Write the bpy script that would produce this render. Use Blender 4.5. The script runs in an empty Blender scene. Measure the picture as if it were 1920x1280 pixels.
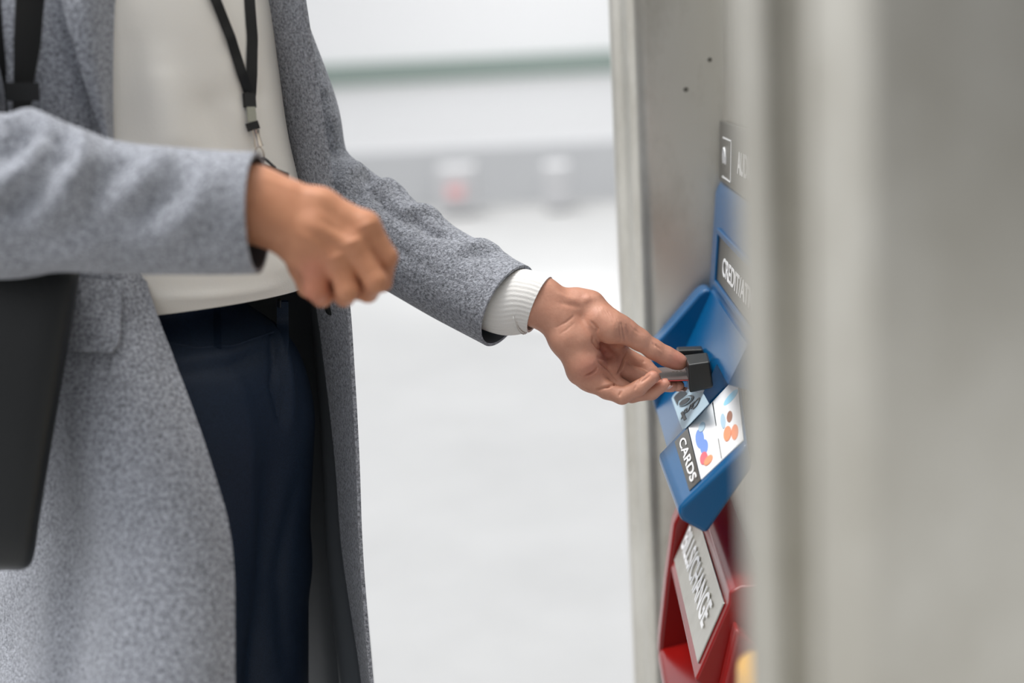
import bpy, math, random
import numpy as np
from mathutils import Vector, Matrix

# ------------------------------------------------------------------ camera
FPX = 50.0 / 36.0 * 1920.0
CAM = np.array([0.0, 0.0, 1.22])
PITCH, YAW, ROLL = math.radians(10.9), math.radians(2.5), math.radians(3.0)
cf = np.array([-math.sin(YAW) * math.cos(PITCH), math.cos(YAW) * math.cos(PITCH), -math.sin(PITCH)])
cr = np.array([math.cos(YAW), math.sin(YAW), 0.0])
cu = np.cross(cr, cf)
cr, cu = cr * math.cos(ROLL) - cu * math.sin(ROLL), cu * math.cos(ROLL) + cr * math.sin(ROLL)
scene = bpy.context.scene
COL = scene.collection
cam_data = bpy.data.cameras.new('camera')
cam_data.lens = 50.0
cam_data.sensor_width = 36.0
cam_data.clip_start = 0.02
cam_data.dof.use_dof = True
cam_data.dof.focus_distance = 1.50
cam_data.dof.aperture_fstop = 1.9
cam = bpy.data.objects.new('camera', cam_data)
COL.objects.link(cam)
cam.matrix_world = Matrix(((cr[0], cu[0], -cf[0], CAM[0]), (cr[1], cu[1], -cf[1], CAM[1]), (cr[2], cu[2], -cf[2], CAM[2]), (0, 0, 0, 1)))
scene.camera = cam

# ------------------------------------------------------------------ light
world = bpy.data.worlds.new('overcast')
scene.world = world
world.use_nodes = True
wn = world.node_tree
wn.nodes.clear()
w_out = wn.nodes.new('ShaderNodeOutputWorld')
w_bg = wn.nodes.new('ShaderNodeBackground')
w_tc = wn.nodes.new('ShaderNodeTexCoord')
w_sep = wn.nodes.new('ShaderNodeSeparateXYZ')
w_ramp = wn.nodes.new('ShaderNodeValToRGB')
w_map = wn.nodes.new('ShaderNodeMapRange')
w_map.inputs['From Min'].default_value = -1.0
w_map.inputs['From Max'].default_value = 1.0
wn.links.new(w_tc.outputs['Generated'], w_sep.inputs[0])
wn.links.new(w_sep.outputs['Z'], w_map.inputs['Value'])
wn.links.new(w_map.outputs[0], w_ramp.inputs[0])
e = w_ramp.color_ramp.elements
e[0].position = 0.48; e[0].color = (0.30, 0.30, 0.30, 1)
e[1].position = 1.0; e[1].color = (1.12, 1.15, 1.22, 1)
q = e.new(0.60); q.color = (0.62, 0.63, 0.65, 1)
w_mx = wn.nodes.new('ShaderNodeMapRange')          # open side (left, -X) brighter than the machine's side
w_mx.inputs['From Min'].default_value = -1.0; w_mx.inputs['From Max'].default_value = 0.6
w_mx.inputs['To Min'].default_value = 1.55; w_mx.inputs['To Max'].default_value = 0.75
w_my = wn.nodes.new('ShaderNodeMapRange')          # the hall behind the camera is dimmer
w_my.inputs['From Min'].default_value = -1.0; w_my.inputs['From Max'].default_value = -0.35
w_my.inputs['To Min'].default_value = 0.28; w_my.inputs['To Max'].default_value = 1.15
w_mul = wn.nodes.new('ShaderNodeMath'); w_mul.operation = 'MULTIPLY'
w_st = wn.nodes.new('ShaderNodeMath'); w_st.operation = 'MULTIPLY'; w_st.inputs[1].default_value = 1.0
wn.links.new(w_sep.outputs['X'], w_mx.inputs['Value']); wn.links.new(w_sep.outputs['Y'], w_my.inputs['Value'])
wn.links.new(w_mx.outputs[0], w_mul.inputs[0]); wn.links.new(w_my.outputs[0], w_mul.inputs[1])
wn.links.new(w_mul.outputs[0], w_st.inputs[0]); wn.links.new(w_st.outputs[0], w_bg.inputs[1])
wn.links.new(w_ramp.outputs[0], w_bg.inputs[0])
wn.links.new(w_bg.outputs[0], w_out.inputs[0])
sun_data = bpy.data.lights.new('soft_daylight', 'SUN')
sun_data.energy = 2.5
sun_data.angle = math.radians(25)
sun_data.color = (1.0, 0.985, 0.96)
sun = bpy.data.objects.new('soft_daylight', sun_data)
COL.objects.link(sun)
wash_data = bpy.data.lights.new('wall_fill_light', 'AREA')          # unseen area light added to brighten the far wall
wash_data.shape = 'RECTANGLE'; wash_data.size = 22.0; wash_data.size_y = 0.25
wash_data.energy = 120
wash = bpy.data.objects.new('wall_fill_light', wash_data)
COL.objects.link(wash)
wash.location = (0, 11.3, 3.7)
wash.rotation_euler = Vector((0, 0.62, -0.78)).to_track_quat('-Z', 'X').to_euler()
sun.rotation_euler = Vector((0.27, 0.02, -0.96)).to_track_quat('-Z', 'Y').to_euler()
scene.view_settings.view_transform = 'Standard'
scene.view_settings.look = 'None'
scene.view_settings.gamma = 1.0
scene.view_settings.exposure = 0.22
scene.view_settings.use_curve_mapping = False
try:
    scene.cycles.use_denoising = True
except Exception:
    pass

# ------------------------------------------------------------------ helpers
def U(px, py, d):
    return CAM + d * (cf + cr * ((px - 960.0) / FPX) + cu * ((640.0 - py) / FPX))

def UY(px, py, Y):
    v = cf + cr * ((px - 960.0) / FPX) + cu * ((640.0 - py) / FPX)
    return CAM + v * (Y / v[1])

def proj(P):
    P = np.asarray(P, float) - CAM
    d = P @ cf
    return np.stack([960.0 + FPX * (P @ cr) / d, 640.0 - FPX * (P @ cu) / d, d], -1)

def tag(o, label=None, cat=None, group=None, kind=None):
    if label: o['label'] = label
    if cat: o['category'] = cat
    if group: o['group'] = group
    if kind: o['kind'] = kind
    return o

def empty(name, loc, label, cat, group=None):
    o = bpy.data.objects.new(name, None)
    COL.objects.link(o)
    o.location = Vector(loc)
    o.empty_display_size = 0.05
    return tag(o, label, cat, group)

def mesh_obj(name, verts, faces, mat, parent=None, smooth=True, angle=None, mats=None, fmat=None, bevel=0.0, segs=3, fix=False, solid=0.0):
    me = bpy.data.meshes.new(name)
    V = [tuple(map(float, v)) for v in verts]
    me.from_pydata(V, [], [tuple(int(i) for i in f) for f in faces])
    for m in (mats or [mat]):
        me.materials.append(m)
    if fmat is not None:
        me.polygons.foreach_set('material_index', np.asarray(fmat, np.int32))
    if fix:
        import bmesh
        b = bmesh.new(); b.from_mesh(me)
        bmesh.ops.remove_doubles(b, verts=b.verts, dist=1e-6)
        bmesh.ops.recalc_face_normals(b, faces=b.faces)
        b.to_mesh(me); b.free()
    if smooth:
        me.polygons.foreach_set('use_smooth', [True] * len(me.polygons))
        if angle is not None:
            me.set_sharp_from_angle(angle=math.radians(angle))
    me.update()
    o = bpy.data.objects.new(name, me)
    COL.objects.link(o)
    if solid:
        s = o.modifiers.new('solid', 'SOLIDIFY'); s.thickness = solid; s.offset = 0
    if bevel:
        b = o.modifiers.new('bevel', 'BEVEL'); b.width = bevel; b.segments = segs; b.limit_method = 'ANGLE'; b.angle_limit = math.radians(35)
        b.harden_normals = True
    if parent is not None:
        o.parent = parent
        pm = Matrix.Translation(parent_loc(parent))
        o.matrix_parent_inverse = pm.inverted()
    return o

def parent_loc(p):
    return Vector(p.location) if p.type == 'EMPTY' else Vector((0, 0, 0))

def hexa(name, bottom4, top4, mat, parent=None, bevel=0.0, **k):
    V = list(bottom4) + list(top4)
    F = [(3, 2, 1, 0), (4, 5, 6, 7), (0, 1, 5, 4), (1, 2, 6, 5), (2, 3, 7, 6), (3, 0, 4, 7)]
    return mesh_obj(name, V, F, mat, parent, bevel=bevel, angle=40, fix=True, **k)

def box(name, x0, x1, y0, y1, z0, z1, mat, parent=None, bevel=0.0, **k):
    b = [(x0, y0, z0), (x1, y0, z0), (x1, y1, z0), (x0, y1, z0)]
    t = [(x, y, z1) for x, y, _ in b]
    return hexa(name, b, t, mat, parent, bevel, **k)

def extrude_y(name, prof, y0, y1, mat, parent=None, bevel=0.0, prof1=None, **k):
    """closed profile of (x, z), drawn out along the machine's width"""
    n = len(prof)
    p1 = prof1 or prof
    V = [(x, y0, z) for x, z in prof] + [(x, y1, z) for x, z in p1]
    F = [tuple(range(n)), tuple(range(2 * n - 1, n - 1, -1))] + [(i, (i + 1) % n, n + (i + 1) % n, n + i) for i in range(n)]
    return mesh_obj(name, V, F, mat, parent, bevel=bevel, angle=40, fix=True, **k)

def extrude_z(name, prof, z0, z1, mat, parent=None, bevel=0.0, angle=25, **k):
    n = len(prof)
    V = [(x, y, z0) for x, y in prof] + [(x, y, z1) for x, y in prof]
    F = [tuple(range(n)), tuple(range(2 * n - 1, n - 1, -1))] + [(i, (i + 1) % n, n + (i + 1) % n, n + i) for i in range(n)]
    return mesh_obj(name, V, F, mat, parent, bevel=bevel, angle=angle, fix=True, **k)

def catmull(P, sub, closed=False):
    P = np.asarray(P, float)
    n = len(P)
    out = []
    segs = n if closed else n - 1
    t = np.linspace(0, 1, sub, endpoint=False)[:, None]
    t = t.reshape((-1,) + (1,) * (P.ndim - 1))
    for i in range(segs):
        if closed:
            a, b, c, d = P[(i - 1) % n], P[i], P[(i + 1) % n], P[(i + 2) % n]
        else:
            b, c = P[i], P[i + 1]
            a = P[i - 1] if i > 0 else 2 * b - c
            d = P[i + 2] if i + 2 < n else 2 * c - b
        out.append(0.5 * ((2 * b) + (-a + c) * t + (2 * a - 5 * b + 4 * c - d) * t ** 2 + (-a + 3 * b - 3 * c + d) * t ** 3))
    if not closed:
        out.append(P[-1][None])
    return np.concatenate(out, 0)

def grid_normals(G, closed_v):
    if closed_v:
        dv = np.roll(G, -1, 1) - np.roll(G, 1, 1)
    else:
        dv = np.gradient(G, axis=1)
    du = np.gradient(G, axis=0)
    N = np.cross(du, dv)
    return N / (np.linalg.norm(N, axis=-1, keepdims=True) + 1e-12)

def front_point(P, px, py, tol=6.0):
    """the surface point seen at a place of the picture: nearest of the points that project close to it"""
    pr = proj(P)
    r = np.hypot(pr[:, 0] - px, pr[:, 1] - py)
    m = max(tol, r.min() * 1.3)
    idx = np.where(r <= m)[0]
    return P[idx[np.argmin(pr[idx, 2] + 0.002 * r[idx] / tol)]]

def seg_dist(P, a, b):
    ab = b - a
    t = np.clip(((P - a) @ ab) / (ab @ ab + 1e-12), 0, 1)
    return np.linalg.norm(P - a - t[:, None] * ab, axis=1), t

def ridges(P, N, specs):
    """raise (+) or sink (-) soft folds along lines laid on the surface; line points given where they are seen"""
    D = np.zeros(len(P))
    for line, sig, amp in specs:
        pts = [front_point(P, *q) for q in line]
        best = np.full(len(P), 1e9)
        tt = np.zeros(len(P))
        for i, (a, b) in enumerate(zip(pts[:-1], pts[1:])):
            d, t = seg_dist(P, a, b)
            m = d < best
            best[m] = d[m]; tt[m] = (i + t[m]) / (len(pts) - 1)
        D += amp * np.exp(-(best / sig) ** 2) * (0.35 + 0.65 * np.sin(np.pi * np.clip(tt, 0, 1)) ** 0.5)
    return P + N * D[:, None]

def wob(P, freq, amp, seed):
    """smooth random offset"""
    r = np.random.RandomState(seed)
    v = np.zeros(P.shape[:-1])
    for _ in range(7):
        k = r.normal(size=3) * freq
        v += np.sin(P @ k + r.uniform(0, 6.28))
    return v * amp / 2.6

def sheet(name, G, thick, mat, mat_in=None, parent=None, closed_v=False, out=1.0, fold=None, wobble=None, in_mat_cols=None, in_mat_rows=None, **k):
    """cloth of real thickness from a grid of points; out=+-1 picks the outer side"""
    N = grid_normals(G, closed_v) * out
    sh = G.shape
    P = G.reshape(-1, 3); Nf = N.reshape(-1, 3)
    if wobble:
        P = P + Nf * wob(P, *wobble)[:, None]
    if fold:
        P = ridges(P, Nf, fold)
    G = P.reshape(sh)
    N = grid_normals(G, closed_v) * out
    I = G - N * thick
    nu, nv = sh[:2]
    V = np.concatenate([G.reshape(-1, 3), I.reshape(-1, 3)])
    o2 = nu * nv
    F = []; M = []
    cols = nv if closed_v else nv - 1
    for i in range(nu - 1):
        for j in range(cols):
            a, b, c, d = i * nv + j, i * nv + (j + 1) % nv, (i + 1) * nv + (j + 1) % nv, (i + 1) * nv + j
            q = (a, d, c, b) if out > 0 else (a, b, c, d)
            F.append(q); M.append(0)
            F.append(tuple(o2 + z for z in q[::-1])); M.append(0 if (in_mat_cols and in_mat_cols(j / cols)) or (in_mat_rows and in_mat_rows(i / nu)) else 1)
    for i in (0, nu - 1):
        for j in range(cols):
            a, b = i * nv + j, i * nv + (j + 1) % nv
            F.append((a, b, o2 + b, o2 + a) if (i == 0) == (out > 0) else (b, a, o2 + a, o2 + b)); M.append(0)
    if not closed_v:
        for j in (0, nv - 1):
            for i in range(nu - 1):
                a, b = i * nv + j, (i + 1) * nv + j
                F.append((b, a, o2 + a, o2 + b) if (j == 0) == (out > 0) else (a, b, o2 + b, o2 + a)); M.append(0)
    o = mesh_obj(name, V, F, mat, parent, mats=[mat, mat_in or mat], fmat=M, angle=70, **k)
    return o, G

def tube_grid(path, radii, n=48, sub=8, flat=None, up=(0, 0, 1), squash=1.0, squash2=1.0):
    """rings along a path of points; radii per point; squash flattens across the up direction"""
    C = catmull(path, sub)
    R = catmull(np.asarray(radii, float)[:, None], sub)[:, 0]
    T = np.gradient(C, axis=0); T /= np.linalg.norm(T, axis=1, keepdims=True)
    up = np.asarray(up, float)
    A = np.cross(T, up); A /= np.linalg.norm(A, axis=1, keepdims=True)
    B = np.cross(A, T)
    th = np.linspace(0, 2 * np.pi, n, endpoint=False)
    G = C[:, None] + R[:, None, None] * (A[:, None] * np.cos(th)[None, :, None] * squash + B[:, None] * np.sin(th)[None, :, None] * squash2)
    return G

def tube(name, path, radii, mat, parent=None, n=16, sub=6, up=(0, 0, 1), squash=1.0, **k):
    G = tube_grid(path, radii, n, sub, up=up, squash=squash)
    nu, nv = G.shape[:2]
    V = list(G.reshape(-1, 3)) + [G[0].mean(0), G[-1].mean(0)]
    F = []
    for i in range(nu - 1):
        for j in range(nv):
            F.append((i * nv + j, i * nv + (j + 1) % nv, (i + 1) * nv + (j + 1) % nv, (i + 1) * nv + j))
    for j in range(nv):
        F.append((nu * nv, j, (j + 1) % nv)); F.append((nu * nv + 1, (nu - 1) * nv + (j + 1) % nv, (nu - 1) * nv + j))
    return mesh_obj(name, V, F, mat, parent, fix=True, angle=60, **k)

# ---- signed distance shapes and their surface
def smin(a, b, k):
    h = np.clip(k - np.abs(a - b), 0, None) / k
    return np.minimum(a, b) - h * h * k * 0.25

class Field:
    def __init__(s, lo, hi, h):
        s.lo = np.asarray(lo, float); s.h = h
        s.n = np.ceil((np.asarray(hi) - s.lo) / h).astype(int) + 1
        s.ax = [s.lo[i] + h * np.arange(s.n[i]) for i in range(3)]
    def new(s):
        return np.full(s.n, 1.0, np.float32)
    def cone(s, D, a, b, ra, rb, k):
        a = np.asarray(a, float); b = np.asarray(b, float)
        m = k + 4 * s.h
        lo = np.minimum(a - ra, b - rb) - m; hi = np.maximum(a + ra, b + rb) + m
        i0 = np.clip(((lo - s.lo) / s.h).astype(int), 0, s.n - 1); i1 = np.clip(np.ceil((hi - s.lo) / s.h).astype(int) + 1, 1, s.n)
        sl = tuple(slice(p, q) for p, q in zip(i0, i1))
        X, Y, Z = np.meshgrid(*[s.ax[i][sl[i]] for i in range(3)], indexing='ij')
        P = np.stack([X, Y, Z], -1)
        ab = b - a
        t = np.clip(((P - a) @ ab) / (ab @ ab + 1e-12), 0, 1)
        d = np.linalg.norm(P - a - t[..., None] * ab, axis=-1) - (ra + (rb - ra) * t)
        D[sl] = smin(D[sl], d.astype(np.float32), k)
        return D
    def chain(s, D, pts, rs, k):
        for i in range(len(pts) - 1):
            s.cone(D, pts[i], pts[i + 1], rs[i], rs[i + 1], k)
        return D
    def ell(s, D, c, axes, R, k):
        """axes: rows are unit directions"""
        c = np.asarray(c, float); R = np.asarray(R, float); r = R.max() + k + 4 * s.h
        i0 = np.clip(((c - r - s.lo) / s.h).astype(int), 0, s.n - 1); i1 = np.clip(np.ceil((c + r - s.lo) / s.h).astype(int) + 1, 1, s.n)
        sl = tuple(slice(p, q) for p, q in zip(i0, i1))
        X, Y, Z = np.meshgrid(*[s.ax[i][sl[i]] for i in range(3)], indexing='ij')
        P = (np.stack([X, Y, Z], -1) - c) @ np.asarray(axes, float).T
        k0 = np.linalg.norm(P / R, axis=-1); k1 = np.linalg.norm(P / (R * R), axis=-1) + 1e-9
        d = k0 * (k0 - 1) / k1
        D[sl] = smin(D[sl], d.astype(np.float32), k)
        return D
    def surface(s, D, smooth=1):
        ins = D < 0
        n = np.array(D.shape) - 1
        acc = np.zeros(tuple(n) + (3,), np.float32); cnt = np.zeros(tuple(n), np.float32)
        for ax in range(3):
            o1, o2 = [i for i in range(3) if i != ax]
            for p in (0, 1):
                for q in (0, 1):
                    s0 = [None] * 3; s1 = [None] * 3
                    s0[ax] = slice(0, n[ax]); s1[ax] = slice(1, n[ax] + 1)
                    s0[o1] = s1[o1] = slice(p, n[o1] + p); s0[o2] = s1[o2] = slice(q, n[o2] + q)
                    a = D[tuple(s0)]; b = D[tuple(s1)]
                    m = (a < 0) != (b < 0)
                    t = np.where(m, a / np.where(m, a - b, 1), 0)
                    acc[..., ax] += np.where(m, t, 0); acc[..., o1] += m * p; acc[..., o2] += m * q
                    cnt += m
        act = cnt > 0
        ids = np.full(tuple(n), -1, np.int64); ids[act] = np.arange(act.sum())
        ijk = np.argwhere(act)
        V = s.lo + s.h * (ijk + acc[act] / cnt[act][:, None])
        quads = []
        for ax in range(3):
            o1, o2 = (ax + 1) % 3, (ax + 2) % 3
            s0 = [None] * 3; s1 = [None] * 3
            s0[ax] = slice(0, n[ax]); s1[ax] = slice(1, n[ax] + 1)
            for o in (o1, o2): s0[o] = s1[o] = slice(1, n[o])
            a = ins[tuple(s0)]; b = ins[tuple(s1)]
            for flip, m in ((False, a & ~b), (True, ~a & b)):
                e = np.argwhere(m)
                if not len(e): continue
                e[:, o1] += 1; e[:, o2] += 1
                def cid(d1, d2):
                    c = e.copy(); c[:, o1] += d1; c[:, o2] += d2
                    return ids[c[:, 0], c[:, 1], c[:, 2]]
                qd = np.stack([cid(-1, -1), cid(0, -1), cid(0, 0), cid(-1, 0)], 1)
                quads.append(qd[:, ::-1] if flip else qd)
        Q = np.concatenate(quads)
        for _ in range(smooth):
            S = np.zeros_like(V); c = np.zeros(len(V))
            for i in range(4):
                np.add.at(S, Q[:, i], V[Q[:, (i + 1) % 4]]); np.add.at(c, Q[:, i], 1)
                np.add.at(S, Q[:, i], V[Q[:, (i - 1) % 4]]); np.add.at(c, Q[:, i], 1)
            V = 0.45 * V + 0.55 * S / c[:, None]
        return V, Q

def vnormals(V, Q):
    n = np.cross(V[Q[:, 2]] - V[Q[:, 0]], V[Q[:, 3]] - V[Q[:, 1]])
    N = np.zeros_like(V)
    for i in range(4): np.add.at(N, Q[:, i], n)
    return N / (np.linalg.norm(N, axis=1, keepdims=True) + 1e-12)

# ------------------------------------------------------------------ materials
def srgb(r, g, b):
    f = lambda c: ((c / 255) / 12.92) if c / 255 <= 0.04045 else (((c / 255) + 0.055) / 1.055) ** 2.4
    return (f(r), f(g), f(b), 1)

def mat(name, color, rough=0.5, metal=0.0, bump=None, mix=None, sheen=0.0, coat=0.0, sss=0.0, attr=None, spec=0.5):
    """bump: (scale, strength, distance); mix: (scale, colour2, lo, hi, stretch)"""
    m = bpy.data.materials.new(name)
    m.use_nodes = True
    nt = m.node_tree
    b = nt.nodes['Principled BSDF']
    b.inputs['Base Color'].default_value = color
    b.inputs['Roughness'].default_value = rough
    b.inputs['Metallic'].default_value = metal
    b.inputs['Specular IOR Level'].default_value = spec
    b.inputs['Sheen Weight'].default_value = sheen
    b.inputs['Sheen Roughness'].default_value = 0.5
    b.inputs['Coat Weight'].default_value = coat
    b.inputs['Coat Roughness'].default_value = 0.05
    if sss:
        b.inputs['Subsurface Weight'].default_value = sss
        b.inputs['Subsurface Radius'].default_value = (0.9, 0.35, 0.2)
        b.inputs['Subsurface Scale'].default_value = 0.006
    tc = nt.nodes.new('ShaderNodeTexCoord')
    col_out = None
    if attr:
        a = nt.nodes.new('ShaderNodeVertexColor'); a.layer_name = attr
        col_out = a.outputs['Color']
    if mix:
        sc, c2, lo, hi, st = mix
        mp = nt.nodes.new('ShaderNodeMapping'); mp.inputs['Scale'].default_value = st
        nz = nt.nodes.new('ShaderNodeTexNoise'); nz.inputs['Scale'].default_value = sc; nz.inputs['Detail'].default_value = 6
        nz.inputs['Roughness'].default_value = 0.72
        rp = nt.nodes.new('ShaderNodeMapRange'); rp.inputs['From Min'].default_value = lo; rp.inputs['From Max'].default_value = hi
        mx = nt.nodes.new('ShaderNodeMix'); mx.data_type = 'RGBA'
        nt.links.new(tc.outputs['Object'], mp.inputs[0]); nt.links.new(mp.outputs[0], nz.inputs['Vector'])
        nt.links.new(nz.outputs['Fac'], rp.inputs['Value']); nt.links.new(rp.outputs[0], mx.inputs[0])
        if col_out is not None:
            mx.blend_type = 'MULTIPLY'
            nt.links.new(col_out, mx.inputs[6])
        else:
            mx.inputs[6].default_value = color
        mx.inputs[7].default_value = c2
        col_out = mx.outputs[2]
    if col_out is not None:
        nt.links.new(col_out, b.inputs['Base Color'])
    if bump:
        sc, strg, dist = bump[:3]
        st = bump[3] if len(bump) > 3 else (1, 1, 1)
        mp = nt.nodes.new('ShaderNodeMapping'); mp.inputs['Scale'].default_value = st
        nz = nt.nodes.new('ShaderNodeTexNoise'); nz.inputs['Scale'].default_value = sc; nz.inputs['Detail'].default_value = 5
        bp = nt.nodes.new('ShaderNodeBump'); bp.inputs['Strength'].default_value = strg; bp.inputs['Distance'].default_value = dist
        nt.links.new(tc.outputs['Object'], mp.inputs[0]); nt.links.new(mp.outputs[0], nz.inputs['Vector'])
        nt.links.new(nz.outputs['Fac'], bp.inputs['Height']); nt.links.new(bp.outputs[0], b.inputs['Normal'])
    return m

M_wool = mat('grey_wool', srgb(86, 89, 94), 0.95, mix=(330, srgb(192, 195, 204), 0.34, 0.66, (1, 1, 1)), bump=(520, 1.0, 0.002), sheen=0.25, spec=0.15)
M_lining = mat('charcoal_satin', srgb(92, 96, 100), 0.38, bump=(60, 0.2, 0.002), spec=0.5)
M_knit = mat('cream_knit', srgb(247, 243, 235), 0.9, bump=(700, 0.4, 0.001), sheen=0.2, spec=0.2)
M_rib = mat('white_rib_knit', srgb(236, 234, 230), 0.9, bump=(900, 0.4, 0.001), spec=0.2)
M_navy = mat('navy_trouser_cloth', srgb(17, 29, 46), 0.6, mix=(900, srgb(28, 44, 66), 0.4, 0.6, (1, 1, 1)), bump=(900, 0.3, 0.0006), spec=0.3)
M_leather = mat('black_leather', srgb(22, 24, 25), 0.42, bump=(350, 0.35, 0.001), spec=0.5)
M_strap = mat('black_webbing', srgb(14, 15, 16), 0.6, bump=(800, 0.3, 0.0006))
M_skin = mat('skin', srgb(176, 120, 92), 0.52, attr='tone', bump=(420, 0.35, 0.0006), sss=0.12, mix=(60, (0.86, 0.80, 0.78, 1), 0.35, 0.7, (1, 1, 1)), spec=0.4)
M_steel = mat('brushed_steel', srgb(216, 213, 204), 0.33, 1.0, mix=(4, srgb(176, 171, 158), 0.40, 0.72, (1, 1, 0.5)), bump=(60, 0.10, 0.001, (30, 30, 0.4)))
M_steel_dark = mat('dark_label_steel', srgb(120, 118, 112), 0.38, 1.0, bump=(200, 0.1, 0.0005))
M_blue = mat('glossy_blue_plastic', srgb(0, 82, 130), 0.2, coat=0.0, spec=0.5)
M_red = mat('glossy_red_plastic', srgb(134, 15, 12), 0.2, coat=0.0, spec=0.5)
M_yellow = mat('yellow_plastic', srgb(240, 180, 60), 0.35)
M_black = mat('black_plastic', srgb(30, 32, 32), 0.4, bump=(900, 0.2, 0.0003))
M_white = mat('white_print', srgb(240, 240, 240), 0.5)
M_paleblue = mat('pale_blue_print', srgb(176, 200, 214), 0.45)
M_navyprint = mat('dark_print', srgb(20, 24, 30), 0.4)
M_orange = mat('orange_print', srgb(240, 152, 112), 0.5)
M_redprint = mat('red_print', srgb(222, 110, 120), 0.5)
M_blueprint = mat('blue_print', srgb(118, 150, 214), 0.5)
M_cyanprint = mat('cyan_print', srgb(160, 218, 242), 0.5)
M_brownprint = mat('brown_print', srgb(160, 112, 92), 0.5)
M_card = mat('card_plastic', srgb(96, 84, 82), 0.32)
M_cardred = mat('card_edge_red', srgb(190, 60, 60), 0.4)
M_metal = mat('nickel', srgb(215, 205, 195), 0.18, 1.0)
M_floor = mat('pale_concrete', srgb(156, 156, 155), 0.6, mix=(1.3, srgb(164, 164, 163), 0.35, 0.7, (1, 1, 1)))
M_wallwhite = mat('white_wall_paint', srgb(244, 244, 244), 0.6)
M_wallgrey = mat('grey_wall_base', srgb(200, 201, 202), 0.6)
M_band = mat('green_grey_band', srgb(142, 156, 149), 0.5)
M_pinkthing = mat('pink_paint', srgb(232, 178, 178), 0.5)
M_hair = mat('dark_brown_hair', srgb(40, 28, 22), 0.5)
M_nail = mat('nail', srgb(214, 172, 158), 0.25, coat=0.4)
M_shoe = mat('black_shoe', srgb(22, 22, 24), 0.4)

# ------------------------------------------------------------------ the place
tag(box('floor', -14, 14, -6, 16, -0.1, 0, M_floor), kind='structure')
WY = 13.0
tag(box('wall_back', -14, 14, WY, WY + 0.2, 0, 4.0, M_wallwhite), kind='structure')
tag(box('trim_1', -14, 14, WY - 0.05, WY, 1.13, 1.32, M_band), kind='structure')
tag(box('baseboard_back', -14, 14, WY - 0.04, WY, 0, 0.52, M_wallgrey), kind='structure')

# ------------------------------------------------------------------ ticket machine (its width runs along Y, it faces -X)
def XZ(px, py, Y):
    p = UY(px, py, Y)
    return (p[0], p[2])
def XY(px, Y, py=640):
    p = UY(px, py, Y)
    return (p[0], Y)

machine = empty('ticket_machine', (0.45, 1.2, 0), 'tall brushed stainless steel ticket vending machine with blue card unit and red unit', 'ticket machine')
XF = 0.205
def arc(cx, cy, r, a0, a1, n):
    return [(cx + r * math.cos(math.radians(a0 + (a1 - a0) * i / n)), cy + r * math.sin(math.radians(a0 + (a1 - a0) * i / n))) for i in range(n + 1)]
q1 = XY(1388, 0.624); q2 = XY(1455, 0.611); q3 = XY(1530, 0.598); q4 = XY(1626, 0.578)
near_prof = [(0.95, 0.575), (q4[0] + 0.004, 0.575), q4]
near_prof += [((q4[0] * 2 + q3[0]) / 3 - 0.0006, (q4[1] * 2 + q3[1]) / 3 - 0.0015), ((q4[0] + q3[0] * 2) / 3 - 0.001, (q4[1] + q3[1] * 2) / 3 - 0.0015), (q3[0] - 0.001, q3[1] - 0.0015), (q3[0] - 0.0015, q3[1] + 0.004), (q3[0] - 0.003, 0.606)]
near_prof += [(q2[0] + 0.004, 0.6155), (q2[0] + 0.002, 0.6115), q2, ((q1[0] + q2[0]) / 2 - 0.0015, 0.616), q1, (q1[0], 0.632), (q1[0] + 0.006, 0.640), (XF + 0.02, 0.70)]
xe = XY(1192, 1.80)[0]; xo = XY(1166, 1.86)[0]
far_prof = [(XF + 0.02, 1.765), (xe + 0.028, 1.772)] + [(xe + 0.012, 1.778), (xe + 0.004, 1.788), (xe, 1.80)]
far_prof += [(xe - 0.002, 1.82), (xe - 0.006, 1.828), (xo + 0.006, 1.834), (xo + 0.001, 1.842), (xo, 1.86), (xo, 1.90), (xo + 0.006, 1.93), (xo + 0.03, 1.95), (0.95, 1.96)]
extrude_z('cabinet', near_prof + far_prof, 0.03, 2.05, M_steel, machine, angle=50)
extrude_z('plinth', [(0.95, 0.60), (0.16, 0.60), (0.14, 1.9), (0.95, 1.92)], 0, 0.031, M_black, machine)
# front sheet between the two wings: upper part stands back, lower part leans out
def fascia(name, pts, y0, y1, m, thick=0.006, parent=machine, bevel=0.002):
    """pts: (x, z) from top to bottom"""
    back = [(x + thick, z) for x, z in pts][::-1]
    return extrude_y(name, pts + back, y0, y1, m, parent, bevel=bevel)
xz_a = XZ(1351, 0, 1.76); xz_b = XZ(1344, 340, 1.76); xz_c = XZ(1322, 560, 1.76)
low = XZ(1262, 1000, 1.76)
fascia('front_sheet', [(xz_a[0] + .004, 2.04), (xz_a[0] + .004, xz_a[1]), (xz_b[0] + .008, xz_b[1]), (xz_c[0] + 0.012, xz_c[1]), (0.172, xz_c[1] - 0.3), (0.172, 0.04)], 0.69, 1.77, M_steel)

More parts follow.
